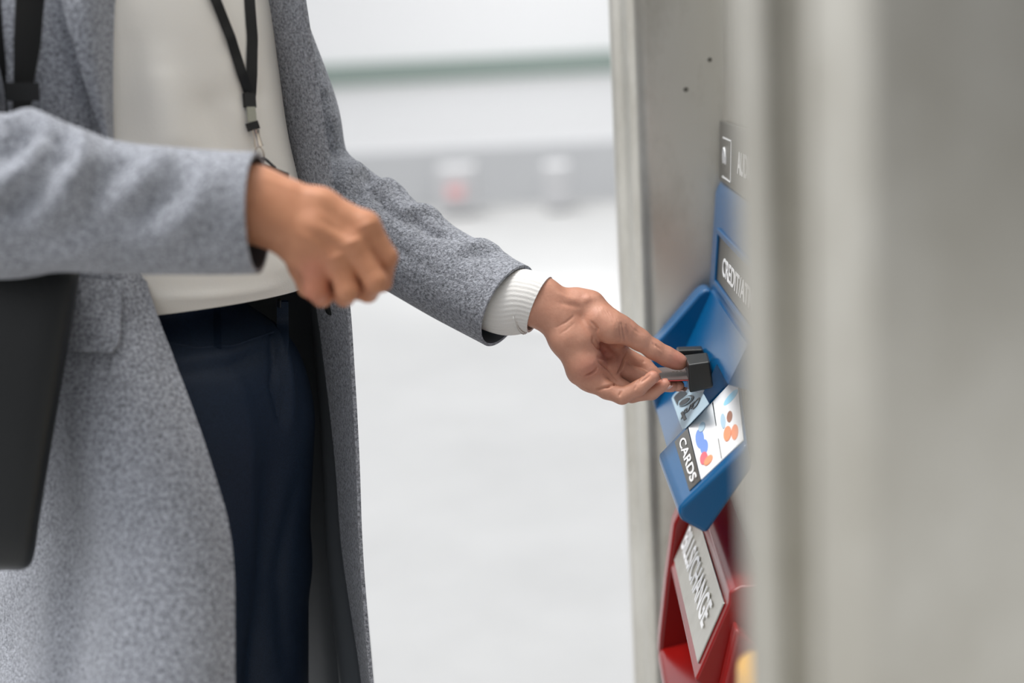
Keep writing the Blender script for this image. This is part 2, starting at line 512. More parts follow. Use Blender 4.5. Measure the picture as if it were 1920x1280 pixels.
# text helper: letters laid on a sloped plate, reading towards the camera (-Y), standing up the slope
def lettering(name, s, origin, up, height, length, m, parent, depth=0.0005, along=(0, -1, 0)):
    cu_ = bpy.data.curves.new('text', 'FONT'); cu_.body = s; cu_.extrude = 0.5; cu_.offset = 0.012
    t = bpy.data.objects.new('text', cu_); COL.objects.link(t)
    dg = bpy.context.evaluated_depsgraph_get()
    me = bpy.data.meshes.new_from_object(t.evaluated_get(dg))
    co = np.array([v.co[:] for v in me.vertices])
    bpy.data.objects.remove(t); bpy.data.curves.remove(cu_)
    mn, mx = co.min(0), co.max(0)
    u = (co - mn) / (mx - mn)
    a = np.asarray(along, float); b = np.asarray(up, float); b /= np.linalg.norm(b)
    n = np.cross(a, b)
    P = np.asarray(origin) + u[:, :1] * a * length + u[:, 1:2] * b * height + (u[:, 2:3] - 0.4) * n * depth
    F = [tuple(p.vertices) for p in me.polygons]
    bpy.data.meshes.remove(me)
    return mesh_obj(name, P, F, m, parent, smooth=False)

def plate(name, p00, p01, p11, p10, thick, m, parent, bevel=0.001):
    """four-cornered plate; thickness goes behind the given face (away from -X)"""
    A = [np.asarray(p, float) for p in (p00, p01, p11, p10)]
    n = np.cross(A[1] - A[0], A[3] - A[0]); n /= np.linalg.norm(n)
    if n[0] > 0: n = -n
    B = [a - n * thick for a in A]
    return hexa(name, B, A, m, parent, bevel=bevel)

def onplate(a, b, c, d, s, t):
    """a far-top, b near-top, c near-bottom, d far-bottom; s along the width, t down"""
    a, b, c, d = map(np.asarray, (a, b, c, d))
    return (a * (1 - s) + b * s) * (1 - t) + (d * (1 - s) + c * s) * t

# --- dark AUDIO label plate high on the front
ya, yb = 1.735, 0.95
t1 = XZ(1357, 225, ya); t2 = XZ(1350, 318, ya); t3 = XZ(1356, 345, ya)
ax0, ax1 = xz_b[0] + 0.003, xz_b[0] - 0.000
fa = (ax0, ya, XZ(1350, 225, ya)[1]); fd = (ax1, ya, XZ(1350, 338, ya)[1])
na = (ax0, yb, fa[2]); nd = (ax1, yb, fd[2])
lab = plate('audio_label_plate', fa, na, nd, fd, 0.006, M_steel_dark, machine, bevel=0.003)
def put(o_far, o_near_len, t0, t1_, s0, text, name, parent, m=M_white, quad=None):
    a, b, c, d = quad
    p = onplate(a, b, c, d, s0, t0)
    q = onplate(a, b, c, d, s0, t1_)
    nrm = np.cross(np.asarray(b, float) - np.asarray(a, float), np.asarray(d, float) - np.asarray(a, float)); nrm /= np.linalg.norm(nrm)
    if nrm[0] > 0: nrm = -nrm
    return lettering(name, text, p + nrm * 0.0006, q - p, np.linalg.norm(q - p), o_near_len, m, parent)
put(None, 0.12, 0.70, 0.36, 0.235, 'AUDIO', 'lettering', lab, quad=(fa, na, nd, fd))
# thin outlined box with a headphone mark beside the word
for (s0, s1, u0, u1) in ((0.155, 0.158, 0.25, 0.90), (0.05, 0.158, 0.25, 0.268), (0.05, 0.158, 0.882, 0.90)):
    qd = [onplate(fa, na, nd, fd, s, t) + np.array([-0.0008, 0, 0]) for s, t in ((s0, u0), (s1, u0), (s1, u1), (s0, u1))]
    plate('outline_strip', *qd, 0.001, M_white, lab, bevel=0)
c0 = onplate(fa, na, nd, fd, 0.08, 0.55)
hp = []
for i in range(13):
    a_ = math.pi * i / 12
    hp.append(c0 + np.array([-0.001, -0.010 * math.cos(a_), 0.010 * math.sin(a_)]))
tube('headphone_mark', hp, [0.0012] * 13, M_white, lab, n=8, sub=1, up=(1, 0, 0))
for s_ in (-1, 1):
    box('headphone_mark', c0[0] - 0.002, c0[0] + 0.001, c0[1] + s_ * 0.010 - 0.002, c0[1] + s_ * 0.010 + 0.002, c0[2] - 0.008, c0[2] + 0.001, M_white, lab)

# --- blue upper panel with CREDIT/ATM sign
Yf = 1.745
bt = XZ(1347, 352, Yf); bb = XZ(1329, 548, Yf)
bw = 0.022
upper = extrude_y('blue_sign_panel', [(bt[0] + 0.012, bt[1] + 0.010), (bt[0] + 0.002, bt[1] + 0.008), (bt[0] - 0.004, bt[1] - 0.004), bb, (bb[0] + 0.03, bb[1] - 0.012), (bt[0] + 0.03, bt[1] + 0.008)], 0.95, Yf, M_blue, machine, bevel=0.005)
dirp = np.array([bb[0] - bt[0] + 0.004, 0, bb[1] - bt[1] + 0.004]); dirp /= np.linalg.norm(dirp)
nrm = np.array([dirp[2], 0, -dirp[0]])
if nrm[0] > 0: nrm = -nrm
def onup(px, py, Y, lift=0.0):
    """point of the upper panel's face at width position Y and the height seen there"""
    z = XZ(px, py, Y)[1]
    x = bt[0] - 0.004 + (z - (bt[1] - 0.004)) * (bb[0] - bt[0] + 0.004) / (bb[1] - bt[1] + 0.004)
    return np.array([x, Y, z]) + nrm * lift
zt = XZ(1354, 432, 1.71)[1]; zb = XZ(1346, 512, 1.71)[1]
def pt(Y, z, lift):
    x = bt[0] - 0.004 + (z - (bt[1] - 0.004)) * (bb[0] - bt[0] + 0.004) / (bb[1] - bt[1] + 0.004)
    return np.array([x, Y, z]) + nrm * lift
y0s, y1s = 1.662, 1.15
# raised blue rim around the sunken sign
for (ya_, yb_, za_, zb_) in ((y0s + 0.012, y0s, zt + 0.006, zb - 0.006), (y0s + 0.012, y1s, zt + 0.008, zt + 0.001), (y0s + 0.012, y1s, zb - 0.001, zb - 0.008)):
    plate('sign_rim', pt(ya_, za_, 0.004), pt(yb_, za_, 0.004), pt(yb_, zb_, 0.004), pt(ya_, zb_, 0.004), 0.004, M_blue, upper, bevel=0.0015)
sign = plate('sign_plate', pt(y0s, zt, 0.0008), pt(y1s, zt, 0.0008), pt(y1s, zb, 0.0008), pt(y0s, zb, 0.0008), 0.001, M_steel_dark, upper, bevel=0)
zz = lambda f: zt + (zb - zt) * f
o_ = pt(1.606, zz(0.74), 0.0016); q_ = pt(1.606, zz(0.34), 0.0016)
lettering('lettering', 'CREDIT/ATM', o_, q_ - o_, np.linalg.norm(q_ - o_), 0.25, M_white, sign)

# --- blue card unit: cheek, sloped bowl, raised picture plate
B0 = XZ(1334, 546, 1.69); B2 = XZ(1231, 768, 1.69)
slope = np.array([B2[0] - B0[0], B2[1] - B0[1]])
unit = extrude_y('card_unit_bowl', [B0, B2, (B2[0] + 0.004, B2[1] - 0.006), (B2[0] + 0.09, B2[1] - 0.0), (B0[0] + 0.03, B0[1] + 0.004)], 1.46, 1.70, M_blue, machine)
ck = [XZ(*q, 1.70) for q in ((1334, 541), (1320, 540), (1308, 549), (1240, 628), (1228, 641), (1214, 700), (1229, 768), (1256, 824), (1262, 838), (1310, 850), (1350, 700))]
extrude_y('card_unit_cheek', ck, 1.692, 1.735, M_blue, unit, bevel=0.006)
P_in = XZ(1388, 686, 1.47); P_out = XZ(1236, 848, 1.47)
E = [XZ(*q, 1.335) for q in ((1400, 832), (1284, 940), (1274, 950), (1271, 966), (1280, 978), (1325, 1003), (1410, 878))]
kx = (P_in[1] + 0.006 - B0[1]) / (B2[1] - B0[1])
Bm = (B0[0] + (B2[0] - B0[0]) * kx, P_in[1] + 0.006)
extrude_y('bowl_back', [B0, Bm, (P_in[0] + 0.004, P_in[1] - 0.004), (B0[0] + 0.03, P_in[1] - 0.006), (B0[0] + 0.03, B0[1] + 0.004)], 1.36, 1.46, M_blue, unit)
flap = extrude_y('picture_shelf', E, 1.335, 1.47, M_blue, unit, bevel=0.005, prof1=[P_in, (P_out[0] + (E[1][0] - E[2][0]), P_out[1] + (E[1][1] - E[2][1])), P_out, (P_out[0] + E[3][0] - E[2][0], P_out[1] + E[3][1] - E[2][1]),
                 (P_out[0] + E[4][0] - E[2][0], P_out[1] + E[4][1] - E[2][1]), (P_out[0] + E[5][0] - E[2][0], P_out[1] + E[5][1] - E[2][1]), (E[6][0], P_in[1] - 0.05)])
# top face of the shelf: a (inner far), b (inner near), c (outer near), d (outer far)
fa_ = np.array([P_in[0], 1.47, P_in[1]]); fb_ = np.array([E[0][0], 1.335, E[0][1]]); fc_ = np.array([E[2][0], 1.335, E[2][1]]); fd_ = np.array([P_out[0], 1.47, P_out[1]])
fn = np.cross(fb_ - fa_, fd_ - fa_); fn /= np.linalg.norm(fn)
if fn[2] < 0: fn = -fn
def shelf(s, t, lift): return onplate(fa_, fb_, fc_, fd_, s, t) + fn * lift
def patch(name, s0, s1, t0, t1, m, parent, lift, th=0.0006):
    A = [shelf(s, t, lift) for s, t in ((s0, t0), (s1, t0), (s1, t1), (s0, t1))]
    B = [a - fn * th for a in A]
    return hexa(name, B, A, m, parent)
pic = patch('picture_plate', 0.10, 0.93, 0.04, 0.645, M_white, flap, 0.0012, 0.001)
patch('dark_strip', 0.10, 0.93, 0.655, 0.82, M_steel_dark, pic, 0.0012, 0.001)
o_ = shelf(0.17, 0.775, 0.0018); q_ = shelf(0.17, 0.70, 0.0018); e_ = shelf(0.86, 0.775, 0.0018)
al_ = (e_ - o_) / np.linalg.norm(e_ - o_); uv_ = q_ - o_; uv_ = uv_ - al_ * (uv_ @ al_)
lettering('lettering', 'CARDS', o_, uv_, np.linalg.norm(uv_), np.linalg.norm(e_ - o_), M_white, pic, along=tuple(al_))
patch('divider', 0.12, 0.92, 0.335, 0.345, M_steel_dark, pic, 0.0018)
def blob(name, s, t, rs, rt, m, lift=0.002):
    c = [shelf(s + rs * math.cos(a), t + rt * math.sin(a), lift) for a in np.linspace(0, 2 * math.pi, 20, endpoint=False)]
    b = [p - fn * 0.0006 for p in c]
    n = 20
    return mesh_obj(name, c + b, [tuple(range(n)), tuple(range(2 * n - 1, n - 1, -1))] + [(i, (i + 1) % n, n + (i + 1) % n, n + i) for i in range(n)], m, pic, smooth=False, fix=True)
blob('printed_figure', 0.42, 0.55, 0.14, 0.05, M_blueprint); blob('printed_figure', 0.58, 0.52, 0.10, 0.05, M_blueprint)
blob('printed_figure', 0.72, 0.55, 0.08, 0.05, M_redprint, 0.0025); blob('printed_figure', 0.80, 0.50, 0.05, 0.06, M_orange, 0.0027)
blob('printed_figure', 0.30, 0.50, 0.06, 0.04, M_paleblue, 0.0024)
blob('printed_figure', 0.30, 0.13, 0.05, 0.09, M_cyanprint); blob('printed_figure', 0.52, 0.17, 0.07, 0.035, M_brownprint)
blob('printed_figure', 0.70, 0.22, 0.09, 0.05, M_orange, 0.0024); blob('printed_figure', 0.76, 0.13, 0.09, 0.045, M_orange); blob('printed_figure', 0.5, 0.25, 0.1, 0.03, M_paleblue, 0.0024)

# --- black slot bezel: near ear with slot block, far ear
def ear(name, pts_far, pts_near, Y1, Y0, parent):
    A = [np.array([*[XZ(*q, Y1)][0]]) for q in pts_far]
    Bn = [np.array([*[XZ(*q, Y0)][0]]) for q in pts_near]
    V1 = [(a[0], Y1, a[1]) for a in A]; V0 = [(b[0], Y0, b[1]) for b in Bn]
    return hexa(name, V0, V1, M_black, parent, bevel=0.0022, segs=3)
slot = ear('card_slot_block', [(1282, 665), (1326, 660), (1340, 708), (1290, 716)], [(1290, 683), (1331, 677), (1337, 727), (1293, 737)], 1.502, 1.452, machine)
ear('slot_ear', [(1268, 650), (1316, 648), (1330, 700), (1272, 705)], [(1270, 656), (1318, 654), (1332, 712), (1276, 716)], 1.575, 1.535, slot)
ear('slot_mouth', [(1280, 672), (1316, 668), (1328, 712), (1288, 712)], [(1284, 680), (1318, 676), (1330, 722), (1288, 718)], 1.54, 1.495, slot)

# --- sticker on the bowl: pale card mark and the word Card
du = np.array([slope[0], 0, slope[1]]); du /= np.linalg.norm(du)
bn = np.array([du[2], 0, -du[0]])
if bn[0] > 0: bn = -bn
b0 = np.array([B0[0], 1.5, B0[1]])
def bowl(px, py, lift=0.0008):
    v = cf + cr * ((px - 960.0) / FPX) + cu * ((640.0 - py) / FPX)
    t = ((b0 - CAM) @ bn) / (v @ bn)
    return CAM + v * t + bn * lift
def poly(name, pts, m, parent, lift=0.0008, th=0.0007):
    c = [bowl(*p, lift) for p in pts]; b = [p - bn * th for p in c]; n = len(c)
    return mesh_obj(name, c + b, [tuple(range(n)), tuple(range(2 * n - 1, n - 1, -1))] + [(i, (i + 1) % n, n + (i + 1) % n, n + i) for i in range(n)], m, parent, smooth=False, fix=True)
st = poly('sticker', [(1260.5, 747), (1264, 741), (1282, 724), (1300, 735), (1319, 737), (1324, 746), (1330, 757), (1282, 808), (1276, 794)], M_paleblue, unit)
poly('sticker_mark', [(1264.5, 746), (1268, 741), (1283, 728), (1290, 739), (1283, 745), (1274, 752), (1272, 761)], M_navyprint, st, 0.0014)
def ellpts(cx, cy, a, b, rot, n=22, a0=0, a1=360):
    o = []
    for i in range(n):
        th = math.radians(a0 + (a1 - a0) * i / n)
        x, y = a * math.cos(th), b * math.sin(th); r = math.radians(rot)
        o.append((cx + x * math.cos(r) - y * math.sin(r), cy + x * math.sin(r) + y * math.cos(r)))
    return o
poly('sticker_mark', ellpts(1289, 752, 16, 7, -34), M_navyprint, st, 0.0016)
poly('sticker_mark', ellpts(1288, 753, 14, 5.6, -34), M_paleblue, st, 0.0022)
poly('sticker_mark', ellpts(1287, 754, 11.5, 4.2, -34), M_navyprint, st, 0.0028)
poly('sticker_mark', [(1278, 775), (1282, 771), (1287, 781), (1289, 786), (1284, 789)], M_navyprint, st, 0.0014)
# word running down the slope, away from its reader's right hand
wa = bowl(1317, 742, 0.0012); wb = bowl(1285, 769, 0.0012); wc = bowl(1321, 752, 0.0012)
al = (wb - wa) / np.linalg.norm(wb - wa)
upv = wc - wa; upv -= al * (upv @ al)
lettering('lettering', 'Card', wa, upv, np.linalg.norm(upv), np.linalg.norm(wb - wa), M_navyprint, st, along=tuple(al))

# --- red unit below
RT = np.array([XZ(1325, 1000, 1.52)[0], 0, XZ(1325, 1000, 1.52)[1]])
RB = np.array([XZ(1262, 1060, 1.62)[0], 0, XZ(1262, 1060, 1.62)[1]])
Yr0, Yr1 = 1.31, 1.63
def rxz(v): return (v[0], v[2])
rim_t = (RT[0] + 0.012, RT[2] + 0.018)
red = extrude_y('red_unit_frame', [rim_t, (RT[0] + 0.001, RT[2] + 0.012), rxz(RT), rxz(RB), (RB[0] - 0.003, RB[2] - 0.006), (RB[0] + 0.006, RB[2] - 0.013), (RB[0] + 0.06, RB[2] - 0.012), (RT[0] + 0.05, RT[2] + 0.018)], Yr0, Yr1, M_red, machine, bevel=0.003)
a, b, c, d = [np.array([v[0], Y, v[2]]) for v, Y in ((RT, Yr1 - 0.01), (RT, Yr0 + 0.012), (RB, Yr0 + 0.012), (RB, Yr1 - 0.01))]
rp = plate('label_plate', *[onplate(a, b, c, d, s, t) + np.array([-0.0015, 0, 0.001]) for s, t in ((0, 0.06), (1, 0.06), (1, 0.92), (0, 0.92))], 0.002, M_steel, red)
o_ = onplate(a, b, c, d, 0.05, 0.62) + np.array([-0.003, 0, 0.001]); q_ = onplate(a, b, c, d, 0.05, 0.26) + np.array([-0.003, 0, 0.001])
lettering('lettering', 'BILLS/CHANGE', o_, q_ - o_, np.linalg.norm(q_ - o_), 0.25, M_white, rp)
rc = [XZ(*q, 1.64) for q in ((1280, 940), (1262, 978), (1248, 1080), (1236, 1190), (1234, 1225), (1244, 1262), (1268, 1330), (1290, 1400), (1330, 1400), (1330, 1000))]
extrude_y('red_cheek', rc, 1.63, 1.665, M_red, red, bevel=0.005)
rn = [XZ(*q, 1.31) for q in ((1374, 1158), (1349, 1270), (1336, 1330), (1330, 1420), (1360, 1560), (1420, 1560), (1420, 1200))]
extrude_y('red_cheek', rn, 1.285, 1.31, M_red, red, bevel=0.005)
zb0 = RB[2] - 0.01
bowlp = [(0.18, zb0), (0.172, zb0 - 0.07), (0.150, zb0 - 0.085), (RB[0] - 0.018, zb0 - 0.10), (RB[0] - 0.022, zb0 - 0.11), (RB[0] + 0.01, zb0 - 0.22), (0.19, zb0 - 0.24), (0.19, zb0)]
extrude_y('red_bowl', bowlp, 1.30, 1.635, M_red, red, bevel=0.006)
box('bill_slot', 0.148, 0.175, 1.36, 1.50, zb0 - 0.062, zb0 - 0.052, M_metal, red, bevel=0.002)
box('bill_slot_mouth', 0.155, 0.176, 1.345, 1.515, zb0 - 0.05, zb0 - 0.03, M_black, red, bevel=0.002)
yl = XZ(1392, 1226, 1.02); yr = XZ(1440, 1300, 1.02)
extrude_y('yellow_unit', [(yl[0] + 0.004, yl[1]), (yl[0] - 0.004, yl[1] - 0.008), (yl[0] - 0.006, yl[1] - 0.10), (yl[0] + 0.05, yl[1] - 0.12), (yl[0] + 0.05, yl[1])], 0.90, 1.03, M_yellow, machine, bevel=0.005)
# rivets and dents of the far wing
for (px, py) in ((1286, 168), (1331, 112)):
    p = UY(px, py, 1.765)
    tube('rivet', [p + np.array([0, 0.004, 0]), p + np.array([0, -0.0008, 0])], [0.003, 0.0024], M_steel_dark, machine, n=12, sub=1)

# --- payment card in the slot
cd = [np.array(UY(1232, 690, 1.512)), np.array(UY(1300, 686, 1.512)), np.array(UY(1310, 711, 1.462)), np.array(UY(1241, 713, 1.462))]
zc = np.mean([p[2] for p in cd])
cz = [cd[0][2], cd[1][2], cd[2][2], cd[3][2]]
up_ = np.array([0, 0, 0.0006])
card = hexa('payment_card', [p - up_ for p in (cd[0], cd[1], cd[2], cd[3])], [p + up_ for p in (cd[0], cd[1], cd[2], cd[3])], M_card)
card.name = 'payment_card'
tag(card, 'dark payment card with red edge pinched between thumb and finger, half inside the black slot', 'payment card')
e0, e1 = cd[3], cd[2]
k_ = (e1 - e0) / np.linalg.norm(e1 - e0)
nn = np.array([0, -1, 0.0])
hexa('red_edge', [e0 - up_ * 1.6 + nn * 0.0008, e1 - up_ * 1.6 + nn * 0.0008, e1 - up_ * 1.6 + nn * -0.002, e0 - up_ * 1.6 - nn * 0.002],
     [e0 + nn * 0.0008 - up_ * .4, e1 + nn * 0.0008 - up_ * .4, e1 - nn * 0.002 - up_ * .4, e0 - nn * 0.002 - up_ * .4], M_cardred, card)
for i in range(5):
    p = cd[0] * 0.62 + cd[3] * 0.38 + k_ * (0.014 + 0.0042 * i) + up_ * 1.4
    hexa('embossed_number', [p + np.array(v) for v in ((0, -.0006, -.0004), (.0026, -.0006, -.0004), (.0026, .0006, -.0004), (0, .0006, -.0004))], [p + np.array(v) for v in ((0, -.0006, .0004), (.0026, -.0006, .0004), (.0026, .0006, .0004), (0, .0006, .0004))], M_metal, card)

# ------------------------------------------------------------------ person
F = np.array([0.84, -0.54, 0.0]); F /= np.linalg.norm(F)
L = np.array([-F[1], F[0], 0.0])
ZUP = np.array([0, 0, 1.0])
FRONT = lambda py: U(437 + (525 - 437) * py / 600.0, py, 1.43 - 0.06 * (575 - py) / 575)
CW = FRONT(575) - 0.105 * F                      # waist centre
GX = CW[:2]
person = empty('person', (GX[0], GX[1], 0), 'person in an open grey wool coat, cream sweater and navy trousers reaching to the machine', 'person')

def centre(py):
    if py <= 575:
        return FRONT(py) - 0.105 * F
    z = U(400, py, 1.43)[2]
    return np.array([CW[0], CW[1], z])

_tab = [(U(450, py, 1.43 - 0.06 * (575 - py) / 575)[2], centre(py)) for py in range(-600, 576, 25)][::-1]
def axis_at(z):
    zs = [t[0] for t in _tab]
    return np.array([np.interp(z, zs, [t[1][i] for t in _tab]) for i in (0, 1)])

# ---------------- hands (points: px, py, mm behind the reference depth)
def H(ref, px, py, mm=0.0):
    return U(px, py, ref + mm / 1000.0)

def mm(*r): return [v / 1000.0 for v in r]

def build_hand(ref, h, arm, palm, fingers, kf=0.0012, kp=0.006, thumb=None, kt=0.0028):
    pts = [p for ch, r in arm + palm + fingers + (thumb or []) for p in ch]
    pts = np.array(pts)
    Fd = Field(pts.min(0) - 0.035, pts.max(0) + 0.035, h)
    D = Fd.new()
    for ch, r in arm: Fd.chain(D, ch, r, 0.012)
    for ch, r in palm: Fd.chain(D, ch, r, 0.008)
    FD = Fd.new()
    for ch, r in fingers:
        E = Fd.new(); Fd.chain(E, ch, r, 0.003)
        FD = smin(FD, E, kf)
    D = smin(D, FD, kp)
    if thumb:
        T = Fd.new()
        for ch, r in thumb: Fd.chain(T, ch, r, 0.007)
        D = smin(D, T, kt)
    return Fd.surface(D, 2)

R1 = 1.505
h1 = lambda *a: H(R1, *a)
arm1 = [([h1(880, 534, 24), h1(940, 556, 12), h1(1008, 566, 4), h1(1040, 580, 4)], mm(10, 14, 17.5, 18)),
        ([h1(900, 544, 10), h1(950, 552, 3), h1(1018, 552, -4), h1(1052, 574, -4)], mm(10, 12, 16, 16)),
        ([h1(900, 548, 10), h1(945, 564, 3), h1(1004, 578, -5), h1(1034, 594, -6)], mm(10, 12.5, 16.5, 16.5))]
palm1 = [
    ([h1(1036, 590, -4), h1(1062, 634, -7), h1(1092, 684, -6), h1(1106, 706, -2)], mm(17.5, 18, 16.5, 12)),   # little-finger side of the heel
    ([h1(1060, 596, -2), h1(1088, 636, -4), h1(1112, 684, 2)], mm(18, 16.5, 13)),                             # middle of the heel
    ([h1(1050, 584, 6), h1(1110, 640, 19), h1(1150, 682, 24)], mm(17, 12, 10.5)),                             # back of the palm
    ([h1(1045, 575, 8), h1(1100, 590, 14), h1(1160, 640, 29)], mm(17, 16, 10.5)),
    ([h1(1092, 664, 10), h1(1130, 702, 13)], mm(14, 11)),
    ([h1(1120, 702, 6), h1(1144, 694, 14), h1(1160, 676, 23)], mm(10, 9.5, 9)),                               # pads below the fingers
    ([h1(1086, 700, 0), h1(1108, 714, 1)], mm(12, 11)),
    ([h1(1046, 572, 2), h1(1082, 570, 2), h1(1107, 573, 1), h1(1128, 590, 2)], mm(15.5, 16, 14.5, 13)),
]
thumb1 = [
    ([h1(1104, 582, 0), h1(1124, 599, -5), h1(1146, 613, -9), h1(1172, 622, -6)], mm(13, 17.0, 16.5, 12.6)),     # thumb ball
    ([h1(1166, 616, -5), h1(1198, 636, -3), h1(1226, 655, 0), h1(1250, 668, 3), h1(1269, 676.5, 4), h1(1276, 679, 4)], mm(12.6, 10.6, 9.6, 9.4, 8.0, 7.0)),
    ([h1(1136, 596, 8), h1(1160, 632, 16), h1(1158, 648, 22)], mm(11, 8, 7)),                                     # web
]
fing1 = [
    ([h1(1160, 662, 27), h1(1207, 688, 31), h1(1238, 713, 19), h1(1272, 723, 1)], mm(10.5, 10, 8.0, 6.4)),     # index
    ([h1(1146, 688, 22), h1(1196, 707, 22), h1(1230, 720, 10), h1(1259, 724, -2)], mm(10.6, 9.4, 8.0, 6.4)),  # middle
    ([h1(1130, 707, 12), h1(1184, 738, 6), h1(1222, 735, -1), h1(1247, 720, -9)], mm(10.5, 9.4, 7.9, 6.4)),   # ring
    ([h1(1104, 712, 0), h1(1138, 731, -4), h1(1166, 742, -8), h1(1198, 727, -14), h1(1224, 707, -17)], mm(11.5, 9.6, 8.8, 8.0, 7.0)),      # little
]
V1, Q1 = build_hand(R1, 0.0010, arm1, palm1, fing1, thumb=thumb1, kt=0.0045, kf=0.0006, kp=0.0045)
N1 = vnormals(V1, Q1)
V1 = ridges(V1, N1, [
    ([(1108, 604), (1114, 618), (1118, 640), (1126, 651), (1142, 656)], 0.0016, -0.0022),
    ([(1080, 590), (1062, 604), (1042, 614)], 0.0012, -0.0009), ([(1076, 606), (1062, 618), (1050, 626)], 0.0012, -0.0005),
    ([(1100, 709), (1116, 703), (1126, 692)], 0.0014, -0.0035), ([(1129, 678), (1146, 690), (1160, 711)], 0.0015, -0.0030), ([(1126, 668), (1146, 664)], 0.0020, -0.0020),
    ([(1120, 731), (1140, 724), (1157, 715)], 0.0014, -0.0038), ([(1177, 661), (1170, 692), (1157, 716)], 0.0015, -0.0035),
    ([(1162, 728), (1161, 742)], 0.0012, -0.0016), ([(1190, 718), (1190, 730)], 0.0012, -0.0011), ([(1214, 700), (1200, 712)], 0.0014, -0.0014),
    ([(1171, 604), (1174, 628), (1173, 648)], 0.0010, -0.0016), ([(1165, 604), (1167, 626), (1166, 645)], 0.0008, -0.0009), ([(1179, 606), (1183, 640)], 0.0008, -0.0008),
    ([(1158, 596), (1163, 622)], 0.0007, -0.0007), ([(1150, 586), (1156, 612)], 0.0007, -0.0007), ([(1142, 578), (1150, 606)], 0.0007, -0.0007),
    ([(1133, 572), (1142, 598)], 0.0007, -0.0007), ([(1124, 566), (1134, 590)], 0.0007, -0.0007), ([(1116, 562), (1126, 586)], 0.0007, -0.0005), ([(1188, 608), (1193, 622)], 0.0008, -0.0007), ([(1196, 614), (1200, 626)], 0.0008, -0.0007),
    ([(1230, 644), (1235, 654)], 0.0010, -0.0015), ([(1225, 642), (1228, 650)], 0.0009, -0.0009), ([(1237, 648), (1240, 657)], 0.0009, -0.0009),
    ([(1207, 676), (1203, 700)], 0.0013, -0.0019), ([(1196, 706), (1190, 716)], 0.0013, -0.0014),
    ([(1046, 548), (1080, 562)], 0.003, 0.0008), ([(1110, 552), (1094, 562)], 0.004, 0.0014), ([(1050, 566), (1090, 576)], 0.003, -0.0011),
])

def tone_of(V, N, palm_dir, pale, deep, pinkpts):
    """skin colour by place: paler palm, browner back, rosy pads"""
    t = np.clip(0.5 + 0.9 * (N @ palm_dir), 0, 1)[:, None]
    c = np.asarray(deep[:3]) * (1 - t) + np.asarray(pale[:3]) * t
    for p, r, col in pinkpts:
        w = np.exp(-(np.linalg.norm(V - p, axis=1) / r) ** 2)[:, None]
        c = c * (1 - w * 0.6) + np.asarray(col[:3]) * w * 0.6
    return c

# near hand, loosely closed, back of the hand outwards
R2 = 1.19
h2 = lambda *a: H(R2, *a)
arm2 = [([h2(300, 396, 6), h2(470, 384, 2), h2(520, 400, 2)], mm(27, 25, 23)), ([h2(300, 380, -4), h2(480, 364, -4), h2(530, 380, -4)], mm(25, 21, 18)),
        ([h2(300, 400, -4), h2(480, 400, -4), h2(525, 422, -2)], mm(25, 22, 19))]
palm2 = [
    ([h2(510, 372, -2), h2(600, 388, -4), h2(684, 424, -4)], mm(19, 15.5, 12)),
    ([h2(510, 390, -6), h2(590, 430, -10), h2(662, 458, -8)], mm(19, 15.5, 11.5)),
    ([h2(512, 410, -4), h2(580, 450, -8), h2(632, 484, -6)], mm(19, 15, 11.5)),
    ([h2(516, 424, 0), h2(560, 466, -2), h2(594, 502, 0)], mm(18, 14.5, 12)),
    ([h2(540, 440, 16), h2(600, 470, 22), h2(640, 450, 20)], mm(14, 14, 12)),
]
fing2 = [
    ([h2(686, 424, -4), h2(724, 482, 4), h2(716, 528, 24), h2(690, 540, 38)], mm(12, 9.8, 8.6, 7.6)),
    ([h2(660, 458, -8), h2(704, 526, -6), h2(690, 548, 18), h2(660, 544, 34)], mm(11.5, 10, 8.6, 7.6)),
    ([h2(632, 482, -6), h2(652, 544, -6), h2(646, 556, 16), h2(622, 540, 32)], mm(11.5, 9.8, 8.4, 7.4)),
    ([h2(594, 502, 0), h2(592, 540, 0), h2(604, 556, 14), h2(596, 536, 30)], mm(12, 10.5, 8.6, 7.2)),
    ([h2(620, 500, 22), h2(680, 520, 22)], mm(12, 10)),
    ([h2(600, 540, 20), h2(680, 540, 20)], mm(9, 9)),
    ([h2(540, 440, 20), h2(566, 500, 24), h2(580, 536, 26), h2(610, 548, 30)], mm(13, 11.5, 10, 8)),
]
V2, Q2 = build_hand(R2, 0.0013, arm2, palm2, fing2, kf=0.0015, kp=0.007)
N2 = vnormals(V2, Q2)
V2 = ridges(V2, N2, [([(668, 446), (600, 410)], 0.004, -0.0014), ([(640, 470), (570, 430)], 0.004, -0.0014), ([(612, 492), (560, 450)], 0.004, -0.0012),
                     ([(684, 416), (688, 424)], 0.007, 0.002), ([(658, 450), (662, 458)], 0.007, 0.002), ([(628, 478), (632, 486)], 0.007, 0.002), ([(590, 496), (594, 504)], 0.007, 0.002),
                     ([(500, 330), (620, 372)], 0.003, 0.0008)])

